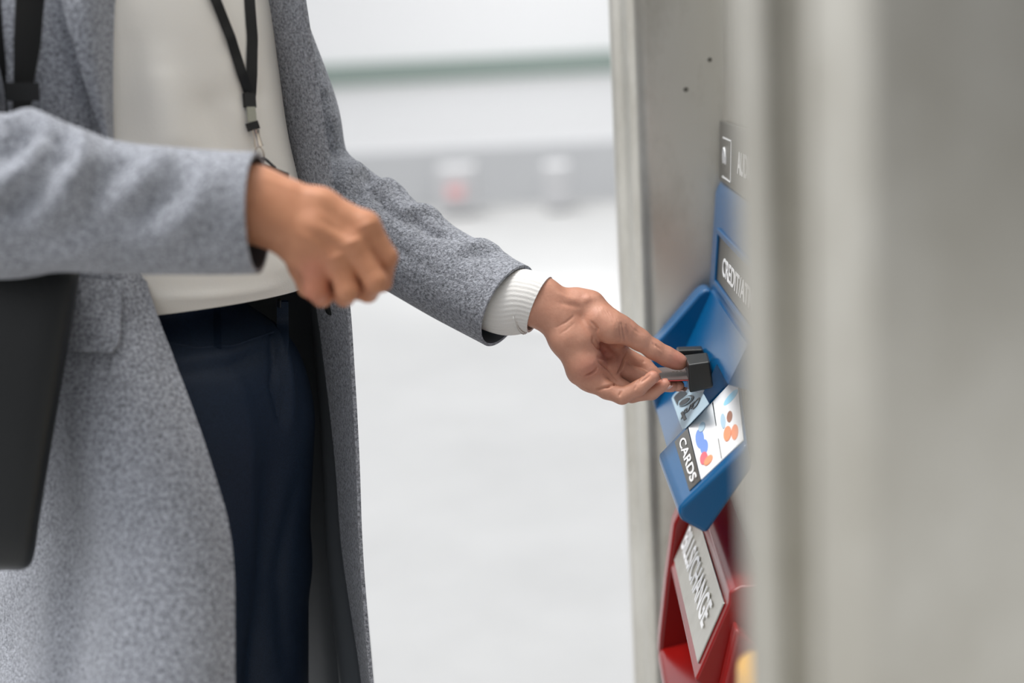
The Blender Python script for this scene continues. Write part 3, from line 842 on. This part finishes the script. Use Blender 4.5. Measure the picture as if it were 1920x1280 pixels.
# ---------------- the rest of the body
zc_ = CW[2]
def B(f, l, z):
    a = axis_at(z)
    return np.array([a[0], a[1], 0]) + F * f + L * l + ZUP * z
Fb = Field(B(0, 0, 0) + np.array([-0.5, -0.5, 0.0]), B(0, 0, 0) + np.array([0.55, 0.5, 1.78]), 0.009)
Db = Fb.new()
for s_ in (-1, 1):
    Fb.chain(Db, [B(-0.01, 0.055 * s_ - 0.012, 0.90), B(-0.012, 0.058 * s_ - 0.024, 0.78), B(-0.024, 0.062 * s_ - 0.024, 0.49), B(-0.015, 0.085 * s_ - 0.004, 0.30), B(-0.02, 0.09 * s_, 0.10)], [.062, .058, .046, .044, .034], 0.03)
    Fb.chain(Db, [B(-0.03, 0.09 * s_, 0.05), B(0.13, 0.11 * s_, 0.035)], [.032, .026], 0.02)
    Fb.chain(Db, [B(-0.06, 0.08 * s_, 1.36), B(-0.065, 0.15 * s_, 1.345)], [.04, .036], 0.03)
Fb.chain(Db, [B(-0.01, -0.045, 0.93), B(-0.01, 0.02, 0.93)], [.062, .060], 0.04)
Fb.chain(Db, [B(-0.015, -0.035, 1.06), B(-0.02, 0.03, 1.06)], [.052, .052], 0.04)
Fb.chain(Db, [B(-0.03, -0.055, 1.24), B(-0.03, 0.05, 1.24)], [.068, .068], 0.05)
Fb.chain(Db, [B(-0.04, 0, 1.34), B(-0.02, 0, 1.46), B(0.0, 0, 1.52)], [.065, .052, .055], 0.04)
I3 = np.array([F, L, ZUP])
Fb.ell(Db, B(0.0, 0, 1.61), I3, (0.095, 0.074, 0.112), 0.03)
Fb.ell(Db, B(0.045, 0, 1.55), I3, (0.05, 0.045, 0.05), 0.03)
Fb.cone(Db, B(0.088, 0, 1.61), B(0.108, 0, 1.578), 0.010, 0.012, 0.012)
for s_ in (-1, 1):
    Fb.ell(Db, B(-0.005, 0.077 * s_, 1.60), I3, (0.018, 0.010, 0.030), 0.006)
    Fb.ell(Db, B(0.085, 0.03 * s_, 1.612), I3, (0.012, 0.014, 0.010), 0.004)
Fb.cone(Db, B(0.088, -0.018, 1.535), B(0.088, 0.018, 1.535), 0.008, 0.008, 0.006)
# upper arms down to the elbows, under the coat
Ln = [B(-0.05, 0.14, 1.345), U(512, 60, 1.588), U(560, 200, 1.618), U(594, 318, 1.625), U(720, 435, 1.587), U(890, 530, 1.535)]
Fb.chain(Db, Ln, [.034, .026, .025, .028, .026, .012], 0.012)
Rn = [B(-0.068, -0.15, 1.345), B(-0.09, -0.19, 1.25), U(-130, 330, 1.225), U(150, 385, 1.20), U(300, 390, 1.192)]
Fb.chain(Db, Rn, [.040, .034, .034, .030, .022], 0.02)
Vb, Qb = Fb.surface(Db, 1)
Nb = vnormals(Vb, Qb)
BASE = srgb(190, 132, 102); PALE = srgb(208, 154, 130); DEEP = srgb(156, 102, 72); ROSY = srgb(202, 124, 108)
camdir = -cf
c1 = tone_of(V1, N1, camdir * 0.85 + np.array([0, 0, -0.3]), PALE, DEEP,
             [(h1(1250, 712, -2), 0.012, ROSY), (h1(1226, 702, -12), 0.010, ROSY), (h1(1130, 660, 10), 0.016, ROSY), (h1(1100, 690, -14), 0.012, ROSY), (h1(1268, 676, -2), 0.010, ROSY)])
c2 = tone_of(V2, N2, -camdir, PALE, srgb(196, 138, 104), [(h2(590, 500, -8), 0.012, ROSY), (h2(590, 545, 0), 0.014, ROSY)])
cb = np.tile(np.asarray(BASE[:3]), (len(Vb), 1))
VV = np.concatenate([V1, V2, Vb]); QQ = np.concatenate([Q1, Q2 + len(V1), Qb + len(V1) + len(V2)])
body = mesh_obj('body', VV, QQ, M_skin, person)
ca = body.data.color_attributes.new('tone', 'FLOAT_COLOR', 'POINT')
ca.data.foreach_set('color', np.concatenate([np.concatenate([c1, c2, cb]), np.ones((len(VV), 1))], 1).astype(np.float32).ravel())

# fingernails of the reaching hand
def nail(c, a, n, ln, wd, name='fingernail'):
    a = np.asarray(a, float); a /= np.linalg.norm(a)
    n = np.asarray(n, float); n -= a * (n @ a); n /= np.linalg.norm(n)
    s = np.cross(n, a)
    us = np.linspace(-1, 1, 9); vs = np.linspace(-1, 1, 9)
    G = np.array([[c + a * ln * u * (1 - 0.12 * v * v) + s * wd * v * (1 - 0.10 * max(u, 0) ** 2) - n * (0.0022 * v * v + 0.0010 * u * u) for v in vs] for u in us])
    o, _ = sheet(name, G, 0.0006, M_nail, M_nail, body, out=1.0 if np.dot(grid_normals(G, False)[4, 4], n) > 0 else -1.0)
    return o
tdir = h1(1276, 679, 4) - h1(1252, 668, 3)
nail(h1(1270, 677, 4) + 0.0084 * (cu * 0.80 + cr * 0.30 + camdir * 0.30), tdir, cu * 0.80 + cr * 0.30 + camdir * 0.30, 0.0060, 0.0055)
nail(h1(1250, 724, -9) - 0.0 * cu + 0.0050 * (-cu * 0.5 + cr * 0.7 + camdir * 0.3), h1(1247, 720, -9) - h1(1222, 735, -1), -cu * 0.5 + cr * 0.6 + camdir * 0.2, 0.0042, 0.0042)
nail(h1(1275, 723, 1) + 0.0058 * (-cu * 0.85 + cr * 0.4), h1(1272, 721, 1) - h1(1240, 708, 18), -cu * 0.85 + cr * 0.4, 0.0052, 0.0045)

# hair
Fh = Field(B(0, 0, 1.35) - 0.2, B(0, 0, 1.75) + 0.2, 0.007)
Dh = Fh.new()
Fh.ell(Dh, B(-0.022, 0, 1.635), I3, (0.096, 0.088, 0.105), 0.02)
Fh.chain(Dh, [B(-0.07, 0, 1.62), B(-0.085, 0, 1.50), B(-0.09, 0, 1.42)], [.07, .055, .03], 0.03)
Vh, Qh = Fh.surface(Dh, 1)
mesh_obj('hair', Vh, Qh, M_hair, person)
for s_ in (-1, 1):
    Fs = Field(B(0.04, 0.1 * s_, 0.05) - 0.2, B(0.04, 0.1 * s_, 0.05) + 0.2, 0.006)
    Ds = Fs.new()
    Fs.chain(Ds, [B(-0.035, 0.095 * s_, 0.062), B(0.06, 0.10 * s_, 0.045), B(0.135, 0.112 * s_, 0.036)], [.042, .042, .034], 0.02)
    Fs.chain(Ds, [B(-0.03, 0.093 * s_, 0.062), B(-0.025, 0.092 * s_, 0.13)], [.043, .045], 0.02)
    Vs, Qs = Fs.surface(Ds, 1); Vs[:, 2] = np.maximum(Vs[:, 2], 0.001)
    mesh_obj('shoe', Vs, Qs, M_shoe, person)

# ---------------- trousers
Ft = Field(B(0, 0, 0) + np.array([-0.35, -0.35, 0.08]), B(0, 0, 0) + np.array([0.35, 0.35, zc_ + 0.08]), 0.0055)
Dt = Ft.new()
Ft.chain(Dt, [B(-0.005, -0.055, zc_ + 0.10), B(-0.005, 0.03, zc_ + 0.10)], [.094, .090], 0.03)
Ft.chain(Dt, [B(-0.008, -0.055, zc_ - 0.10), B(-0.008, 0.018, zc_ - 0.10)], [.103, .092], 0.05)
for s_ in (-1, 1):
    l0 = (0.0, 0.0) if s_ < 0 else (-0.040, -0.052)
    Ft.chain(Dt, [B(0.0, 0.066 * s_ + l0[0], zc_ - 0.14), B(-0.012, 0.082 * s_ + l0[1], zc_ - 0.30), B(-0.025, 0.088 * s_ + l0[1], 0.50), B(-0.015, 0.092 * s_, 0.14)], [.096, .086, .070, .064] if s_ < 0 else [.086, .074, .062, .060], 0.016)
Vt, Qt = Ft.surface(Dt, 1)
keep = (Vt[Qt][:, :, 2].mean(1) < zc_ + 0.072)
Qt = Qt[keep]
Nt = vnormals(Vt, Qt)
Vt = Vt + Nt * wob(Vt, np.array([14, 14, 5]), 0.002, 5)[:, None]
Vt = ridges(Vt, Nt, [([(520, 572), (518, 640), (512, 720), (530, 790)], 0.005, -0.006), ([(535, 580), (540, 690), (545, 800)], 0.009, 0.006),
                     ([(330, 700), (430, 686), (512, 650)], 0.006, -0.004), ([(330, 676), (430, 664), (515, 630)], 0.008, 0.003),
                     ([(455, 720), (470, 900), (480, 1100)], 0.012, 0.004), ([(560, 900), (520, 1080), (540, 1250)], 0.010, -0.004)])
trousers = mesh_obj('trousers', Vt, Qt, M_navy, person)
_pc = {}
def on(P, px, py, lift=0.0):
    if id(P) not in _pc: _pc[id(P)] = (P, proj(P))
    pr = _pc[id(P)][1]
    r = np.hypot(pr[:, 0] - px, pr[:, 1] - py)
    R_ = max(14.0, r.min() * 1.6)
    m = r < R_
    dmin = pr[m, 2].min()
    m &= pr[:, 2] < dmin + 0.02
    w = np.exp(-(r[m] / (0.5 * R_)) ** 2)
    return U(px, py, (pr[m, 2] * w).sum() / w.sum() - lift)
def dense_on(P, line, lift, step=18.0):
    out = []
    for (x0, y0), (x1, y1) in zip(line[:-1], line[1:]):
        n = max(1, int(math.hypot(x1 - x0, y1 - y0) / step))
        out += [on(P, x0 + (x1 - x0) * k / n, y0 + (y1 - y0) * k / n, lift) for k in range(n)]
    return out + [on(P, *line[-1], lift)]
def strip_on(name, P, line, widths, lift, th, m, parent, sub=6):
    """flat band following a surface along a seen line"""
    c = dense_on(P, line, lift)
    C = catmull(c, 2); W = np.interp(np.linspace(0, 1, len(C)), np.linspace(0, 1, len(widths)), widths)
    T = np.gradient(C, axis=0); T /= np.linalg.norm(T, axis=1, keepdims=True)
    view = CAM - C; view /= np.linalg.norm(view, axis=1, keepdims=True)
    S = np.cross(T, view); S /= np.linalg.norm(S, axis=1, keepdims=True)
    G = C[:, None] + S[:, None] * (np.linspace(-0.5, 0.5, 5)[None, :, None] * W[:, None, None])
    n = grid_normals(G, False)[len(C) // 2, 2]
    return sheet(name, G, th, m, m, parent, out=1.0 if n @ view[len(C) // 2] > 0 else -1.0)[0]
strip_on('belt_loop', Vt, [(402, 560), (404, 600), (405, 650)], [0.011] * 3, 0.002, 0.003, M_navy, trousers)
strip_on('waistband_seam', Vt, [(300, 640), (370, 652), (440, 648), (515, 622)], [0.002] * 4, 0.0005, 0.002, M_navy, trousers)
strip_on('fly', Vt, [(530, 566), (530, 640), (524, 700), (520, 780)], [0.012, .013, .011, .003], 0.0005, 0.003, M_navy, trousers)
tube('waist_hook', [on(Vt, 524, 562, .006), on(Vt, 524, 574, .006)], [0.0022] * 2, M_metal, trousers, n=8, sub=2)

# ---------------- sweater
rows = [-330, -260, -150, 0, 130, 260, 380, 470, 530, 556, 572]
Gs = []
nth = 96
th = np.linspace(0, 2 * np.pi, nth, endpoint=False)
for py in rows:
    c = centre(py)
    k = {-330: (0.065, 0.058), -260: (0.11, 0.075), -150: (0.158, 0.100)}.get(py, (0.158, 0.112))
    if py >= 530: k = (0.150, 0.108)
    if py >= 556: k = (0.146, 0.103)
    if py >= 572: k = (0.142, 0.099)
    a_, b_ = k
    if py <= 260: a_ = min(a_, 0.146)
    ct, st_ = np.cos(th), np.sin(th)
    bb_ = np.where(ct > 0, b_, b_ * 0.85)
    ring = c[None] + F[None] * (np.sign(ct) * np.abs(ct) ** 0.85 * bb_)[:, None] + L[None] * (st_ * a_ * np.where(st_ > 0, 0.72, 1.0))[:, None]
    # the hem dips towards the person's right and rises at the front
    if py > 380:
        ring[:, 2] += np.clip(ct, 0, 1) * 0.010 * (py - 380) / 190
    Gs.append(ring)
Gs = catmull(np.array(Gs), 10)
shirt, Gsh = sheet('sweater', Gs, 0.003, M_knit, M_knit, person, closed_v=True, out=1.0, wobble=(9, 0.004, 3), fold=[
    ([(300, 120), (330, 260), (350, 420)], 0.018, 0.008), ([(370, 60), (400, 200), (440, 300)], 0.016, -0.007), ([(440, 180), (500, 170)], 0.010, -0.004),
    ([(290, 500), (400, 512), (520, 500)], 0.010, 0.008), ([(300, 555), (400, 556), (520, 535)], 0.006, 0.004), ([(240, 60), (236, 280)], 0.015, -0.004)])
Psh = Gsh.reshape(-1, 3)

# ---------------- coat body: front edge -> round the back -> other front edge
rp_ = [-300, -150, 0, 130, 260, 400, 570, 680, 870, 1030, 1280, 1620]
c0x = [300, 262, 214, 211, 213, 240, 288, 328, 396, 436, 441, 452]
c0d = [1.34, 1.315, 1.305, 1.312, 1.322, 1.335, 1.345, 1.335, 1.30, 1.28, 1.26, 1.25]
inx = [470, 468, 481, 518, 544, 566, 597, 614, 641, 656, 689, 712]
ind = [1.42, 1.43, 1.45, 1.47, 1.49, 1.51, 1.54, 1.55, 1.55, 1.55, 1.55, 1.55]
edx = [500, 540, 577, 599, 619, 637, 656, 664, 678, 687, 705, 728]
edd = [1.39, 1.39, 1.40, 1.42, 1.44, 1.46, 1.48, 1.49, 1.49, 1.49, 1.485, 1.48]
net = []
for i, py in enumerate(rp_):
    c = centre(py)
    s = [0.85, 1, 1, 1, 1, 1, 1.0, 1.03, 1.1, 1.16, 1.25, 1.35][i]
    w = [0.6, 0.95, 1, 1, 1, 1, 1, 1, 1, 1, 1, 1][i]
    x0, d0 = c0x[i], c0d[i]
    zrow = lambda p: np.array([p[0], p[1], c[2]])
    r = [U(x0, py, d0), U(x0 - 60 * w, py, d0 - 0.022), U(x0 - 135 * w, py, d0 - 0.028), U(x0 - 230 * w, py, d0 - 0.010), U(x0 - 310 * w, py, d0 + 0.05),
         zrow(c - 0.165 * s * w * L - 0.125 * s * F - 0.0 * L), zrow(c - 0.08 * s * L - 0.165 * s * F), zrow(c + 0.02 * L - 0.17 * s * F), zrow(c + 0.12 * s * w * L - 0.135 * s * F),
         zrow(c + 0.185 * w * L - 0.05 * F), zrow(c + 0.195 * w * L + 0.02 * F),
         U(inx[i] * 0.6 + 0.4 * 585, py, ind[i] + 0.045), U(inx[i], py, ind[i]), U(edx[i], py, edd[i])]
    net.append(r)
net = np.array(net)
Gc = catmull(np.moveaxis(catmull(net, 9), 1, 0), 9)
Gc = np.moveaxis(Gc, 0, 1)
ncols = Gc.shape[1]
facing = lambda t: t > 12.0 / 13.0 - 0.004 or t < 0.75 / 13
coat, Gcoat = sheet('coat', Gc, 0.0042, M_wool, M_lining, person, out=-1.0, wobble=(7, 0.0022, 8), in_mat_cols=facing, fold=[
    ([(60, 900), (40, 1280)], 0.02, -0.012), ([(110, 1060), (110, 1280)], 0.02, 0.008), ([(20, 1080), (10, 1280)], 0.012, 0.01), ([(250, 700), (300, 1000), (300, 1280)], 0.05, 0.006)])
Pc = Gcoat.reshape(-1, 3)

# ---------------- sleeves
def sleeve(name, path, radii, fold, squash=0.9, thick=0.0035, wobble=(12, 0.004, 2), sub=12, n=110, end_tilt=None, parent=None, m=M_wool, m_in=M_lining, up=L):
    G = tube_grid(path, radii, n, sub, squash2=squash, up=up)
    if end_tilt is not None:      # slant the cuff: shift the last rings along the sleeve by their position across it
        T = G[-1].mean(0) - G[-4].mean(0); T /= np.linalg.norm(T)
        c = G[-1].mean(0)
        nb = 3 * sub
        for k in range(1, nb + 1):
            w = 1 - (k - 1) / nb
            off = (G[-k] - G[-k].mean(0)) @ end_tilt
            G[-k] = G[-k] + T * (off * w)[:, None]
    N = grid_normals(G, True)
    o = 1.0 if ((N * (G - G.mean(1, keepdims=True))).sum(-1).mean() > 0) else -1.0
    return sheet(name, G, thick, m, m_in, parent, closed_v=True, out=o, fold=fold, wobble=wobble, in_mat_rows=lambda t: t < 0.86)

fs_path = [B(-0.045, 0.10, 1.405), B(-0.045, 0.14, 1.385), U(470, -20, 1.575), U(530, 110, 1.60), U(572, 215, 1.62), U(586, 308, 1.625), U(632, 378, 1.615), U(700, 424, 1.59), U(780, 476, 1.57), U(860, 526, 1.548), U(950, 577, 1.520)]
far_sleeve, Gfs = sleeve('far_sleeve', fs_path, [.052, .058, .054, .046, .043, .046, .055, .0545, .053, .0525, .0515], [
    ([(606, 190), (622, 228), (630, 240)], 0.014, 0.007), ([(600, 276), (618, 278), (634, 276)], 0.010, -0.008),
    ([(636, 350), (662, 318), (690, 290)], 0.011, 0.010), ([(668, 372), (700, 326), (716, 300)], 0.008, -0.011),
    ([(690, 350), (730, 340), (770, 362)], 0.009, 0.008), ([(745, 400), (800, 392), (835, 400)], 0.010, 0.009), ([(770, 415), (720, 385), (700, 352)], 0.008, -0.009),
    ([(850, 440), (800, 426), (775, 398)], 0.007, -0.009), ([(870, 462), (910, 455), (945, 470)], 0.010, 0.007), ([(860, 480), (900, 470), (930, 474)], 0.007, -0.006),
    ([(640, 420), (690, 470), (760, 520)], 0.012, 0.004), ([(700, 440), (760, 480), (830, 520)], 0.004, -0.0016), ([(660, 460), (720, 520), (800, 575)], 0.010, 0.003),
    ([(602, 150), (612, 180)], 0.012, 0.006)], squash=0.92, parent=coat, wobble=(16, 0.003, 4))
# white knitted cuff of the sweater
wc_path = [U(865, 528, 1.545), U(905, 548, 1.532), U(948, 566, 1.518), U(985, 564, 1.508), U(1012, 571, 1.503)]
cuffG = tube_grid(wc_path, [.038, .037, .0355, .0335, .0318], 160, 14, squash=0.86)
cuffG = cuffG + (cuffG - cuffG.mean(1, keepdims=True)) * (0.010 * np.sin(np.arange(160) * 2 * np.pi / 160 * 40))[None, :, None]
T_ = cuffG[-1].mean(0) - cuffG[-5].mean(0); T_ /= np.linalg.norm(T_)
for k_i in range(1, 15):
    off = (cuffG[-k_i] - cuffG[-k_i].mean(0)) @ (cr * 0.5 - cu * 0.86)
    cuffG[-k_i] += T_ * (-0.20 * off)[:, None]
Ncf = grid_normals(cuffG, True)
sheet('cuff', cuffG, 0.0022, M_rib, M_rib, shirt, closed_v=True, out=1.0 if (Ncf * (cuffG - cuffG.mean(1, keepdims=True))).sum(-1).mean() > 0 else -1.0)

ns_path = [B(-0.045, -0.10, 1.405), B(-0.06, -0.155, 1.375), B(-0.085, -0.205, 1.27), U(-150, 150, 1.25), U(-130, 330, 1.225), U(-30, 372, 1.205), U(90, 372, 1.195), U(200, 388, 1.190), U(330, 398, 1.187), U(430, 403, 1.185), U(484, 404, 1.183)]
near_sleeve, Gns = sleeve('near_sleeve', ns_path, [.052, .062, .060, .058, .064, .071, .066, .058, .0535, .052, .0515], [
    ([(20, 230), (60, 215), (100, 240)], 0.012, 0.0081), ([(0, 300), (30, 262), (52, 230)], 0.014, -0.0175), ([(0, 370), (60, 320), (80, 260)], 0.016, 0.0135),
    ([(0, 400), (40, 372), (70, 345)], 0.012, -0.0162), ([(112, 250), (118, 290), (110, 320)], 0.010, -0.0135), ([(140, 250), (150, 300), (130, 350)], 0.014, 0.0108),
    ([(60, 420), (120, 380), (160, 340)], 0.016, 0.0081), ([(170, 380), (200, 330), (260, 300)], 0.014, -0.0095), ([(230, 360), (290, 300), (330, 290)], 0.016, 0.0081),
    ([(200, 450), (280, 400), (340, 350)], 0.014, -0.0081), ([(280, 460), (350, 400), (400, 320)], 0.016, 0.0068), ([(60, 500), (200, 450), (260, 430)], 0.014, 0.0054)],
    squash=0.84, parent=coat, wobble=(14, 0.003, 9))

# ---------------- lapel, pocket flap, buttons
def patch_on(name, P, outline_rows, lift, th, m, parent, sub=6, bulge=0.0, m_in=None):
    """cloth patch following a surface; rows of seen points from top to bottom"""
    A = np.array([[on(P, x, y, lift[j] if isinstance(lift, (list, tuple)) else lift) for j, (x, y) in enumerate(r)] for r in outline_rows])
    G = np.moveaxis(catmull(np.moveaxis(catmull(A, sub), 1, 0), sub), 0, 1)
    n = grid_normals(G, False)
    v = CAM - G[len(G) // 2, G.shape[1] // 2]
    o = 1.0 if n[len(G) // 2, G.shape[1] // 2] @ v > 0 else -1.0
    return sheet(name, G, th, m, m_in or m, parent, out=o)
lapel, _ = patch_on('lapel', Pc, [[(112, -60), (165, -60), (222, -60)], [(120, 20), (168, 20), (215, 20)], [(140, 90), (175, 90), (213, 90)], [(160, 160), (186, 160), (212, 160)], [(186, 240), (200, 240), (213, 240)], [(205, 290), (209, 290), (214, 290)]], (0.020, 0.027, 0.012), 0.004, M_wool, coat)
flap_, _ = patch_on('pocket_flap', Pc, [[(100, 520), (165, 522), (229, 526)], [(100, 590), (162, 592), (226, 594)], [(102, 640), (160, 641), (222, 640)], [(108, 655), (158, 658), (206, 658)]], 0.008, 0.004, M_wool, coat)
for (px, py, P_) in ((622, 578, Pc), (521, 182 + 0, None)):
    if P_ is None: continue
    c = on(P_, px, py, 0.003); ax = cf * 0.75 - cr * 0.6; ax /= np.linalg.norm(ax)
    tube('button', [c - ax * 0.003, c, c + ax * 0.003], [0.007, 0.008, 0.007], M_black, coat, n=20, sub=2)

# ---------------- lanyard (hangs from the neck)
ln = empty('lanyard', tuple(on(Psh, 470, 190, 0.004)), 'black lanyard with a silver clasp hanging over the cream sweater', 'lanyard')
neck_r, neck_l = B(-0.02, -0.075, 1.44), B(-0.02, 0.075, 1.44)
def band(name, pts, widths, th, m, parent, sub=6):
    C = catmull(np.array(pts), sub); W = np.interp(np.linspace(0, 1, len(C)), np.linspace(0, 1, len(widths)), widths)
    T = np.gradient(C, axis=0); T /= np.linalg.norm(T, axis=1, keepdims=True)
    view = CAM - C; view /= np.linalg.norm(view, axis=1, keepdims=True)
    fdir = 0.6 * F + 0.4 * view
    S = np.cross(T, fdir); S /= np.linalg.norm(S, axis=1, keepdims=True)
    G = C[:, None] + S[:, None] * (np.linspace(-0.5, 0.5, 5)[None, :, None] * W[:, None, None])
    n = grid_normals(G, False)[len(C) // 2, 2]
    return sheet(name, G, th, m, m, parent, out=1.0 if n @ view[len(C) // 2] > 0 else -1.0)[0]
lf = 0.006
jn = on(Psh, 470, 182, 0.010)
band('strap', [neck_r] + dense_on(Psh, [(300, -220), (345, -130), (375, -70), (407, 4), (433, 70), (455, 140), (468, 176)], lf) + [jn], [.010] * 6, 0.0012, M_strap, ln)
band('strap', [neck_l] + dense_on(Psh, [(452, -220), (462, -130), (468, -70), (469, 4), (474, 70), (473, 140), (471, 176)], lf) + [jn], [.011] * 6, 0.0012, M_strap, ln)
p1 = on(Psh, 471, 200, 0.011)
hexbox = lambda name, a, b, w, t, m, parent: band(name, [a, (a + b) / 2, b], [w] * 3, t, m, parent, 3)
hexbox('crimp', jn + np.array([0, 0, 0.004]), p1, 0.0115, 0.005, M_strap, ln)
p2 = on(Psh, 474, 228, 0.011); p3 = on(Psh, 479, 243, 0.013)
M_clear = mat('frosted_loop', srgb(160, 160, 145), 0.3)
hexbox('clear_loop', p1, p2, 0.009, 0.0012, M_clear, ln)
hexbox('crimp', p2, p3, 0.011, 0.006, M_strap, ln)
p4 = on(Psh, 485, 275, 0.014)
clasp = tube('clasp', [p3, p3 * .6 + p4 * .4, p4], [0.004, 0.0032, 0.0045], M_metal, ln, n=14, sub=5)
rg = []
for i in range(17):
    a_ = 2 * math.pi * i / 16
    rg.append(p4 + np.array([0, 0, -0.009]) + cr * 0.0045 * math.sin(a_) + np.array([0, 0, 1.0]) * 0.009 * math.cos(a_))
tube('ring', rg, [0.0009] * 17, M_metal, clasp, n=8, sub=2, up=tuple(cf))
p5 = on(Psh, 492, 318, 0.016)
badge = U(505, 335, p5 @ np.array([0, 0, 0]) + proj(p5)[2])
cor = [U(492, 305, proj(p5)[2]), U(540, 324, proj(p5)[2] - 0.01), U(536, 400, proj(p5)[2] - 0.01), U(488, 385, proj(p5)[2])]
plate('badge_holder', *cor, 0.003, M_strap, ln, bevel=0.001)
lp = [p4 + np.array([0, 0, -0.016]), p4 * .5 + p5 * .5 + cr * 0.003, (cor[0] + cor[1]) / 2 * 1.0]
tube('loop', lp, [0.0014] * 3, M_strap, ln, n=8)

# ---------------- handbag under the near arm
bag = empty('shoulder_bag', tuple(U(40, 1060, 1.285)), 'black leather shoulder bag hanging under the near arm against the grey coat', 'bag')
bd = 1.285
rows = [(-160, 150, 500, .020), (-160, 148, 530, .026), (-160, 130, 640, .030), (-160, 110, 760, .031), (-160, 90, 880, .031), (-160, 74, 980, .030), (-160, 66, 1035, .027), (-150, 56, 1060, .020), (-140, 40, 1068, .008)]
gr = []
for x0, x1, py, t in rows:
    cx, hw = (x0 + x1) / 2, (x1 - x0) / 2
    r = []
    for a_ in np.linspace(0, 2 * np.pi, 64, endpoint=False):
        ca_, sa_ = math.cos(a_), math.sin(a_)
        r.append(U(cx + hw * np.sign(ca_) * abs(ca_) ** 0.35, py, bd + t * np.sign(sa_) * abs(sa_) ** 0.6))
    gr.append(r)
gr = catmull(np.array(gr), 6)
nu, nv = gr.shape[:2]
Vg = np.concatenate([gr.reshape(-1, 3), gr[:1].mean(1), gr[-1:].mean(1)])
Fg = [(i * nv + j, i * nv + (j + 1) % nv, (i + 1) * nv + (j + 1) % nv, (i + 1) * nv + j) for i in range(nu - 1) for j in range(nv)]
Fg += [(nu * nv, j, (j + 1) % nv) for j in range(nv)] + [(nu * nv + 1, (nu - 1) * nv + (j + 1) % nv, (nu - 1) * nv + j) for j in range(nv)]
Vg = Vg + wob(Vg, 16, 0.002, 11)[:, None] * np.array([0, 1.0, 0])
bagbody = mesh_obj('bag_body', Vg, Fg, M_leather, bag, fix=True, angle=60)
stp = [B(-0.05, -0.11, 1.47), U(66, -90, 1.26), U(57, 0, 1.262), U(52, 80, 1.27), U(44, 170, 1.282), U(40, 260, 1.29), U(36, 400, 1.295), U(30, 520, 1.29)]
band('strap', stp, [.024, .026, .0255, .024, .016, .016, .016, .016], 0.0025, M_strap, bag)
stp2 = [B(-0.09, -0.10, 1.47), U(-40, -90, 1.30), U(-10, 0, 1.285), U(8, 100, 1.29), U(24, 200, 1.30), U(20, 400, 1.30), U(0, 520, 1.29)]
band('strap', stp2, [.012] * 7, 0.0025, M_strap, bag)
bk = U(42, 172, 1.262)
hexbox('buckle', bk - cr * 0.016, bk + cr * 0.014, 0.016, 0.004, M_strap, bag)

# ---------------- things far behind
def far_thing(px0, px1, py0, py1, Y, name, m, label, cat, extra=None):
    a = UY(px0, py1, Y); b = UY(px1, py0, Y)
    z0 = 0.0
    e_ = empty(name, ((a[0] + b[0]) / 2, Y, 0), label, cat)
    box('case', a[0], b[0], Y, Y + 0.45, 0.02, b[2], m, e_, bevel=0.02)
    box('foot', a[0] + 0.03, b[0] - 0.03, Y + 0.03, Y + 0.42, 0, 0.02, M_black, e_)
    if extra: box('pink_lid', *extra, M_pinkthing, e_)
M_bin = mat('light_grey_case', srgb(196, 196, 197), 0.6)
pa = UY(846, 370, 11.98); pb = UY(862, 356, 11.98)
far_thing(822, 888, 312, 392, 12.0, 'storage_box', M_bin, 'blurred pale grey box with a pink patch standing against the far wall', 'box', (pa[0] - .03, pb[0] + .03, 11.97, 12.0, pa[2], pb[2] + .03))
far_thing(1022, 1066, 308, 384, 12.0, 'storage_box', M_bin, 'blurred plain grey box by the far wall, nearer to the machine', 'box')
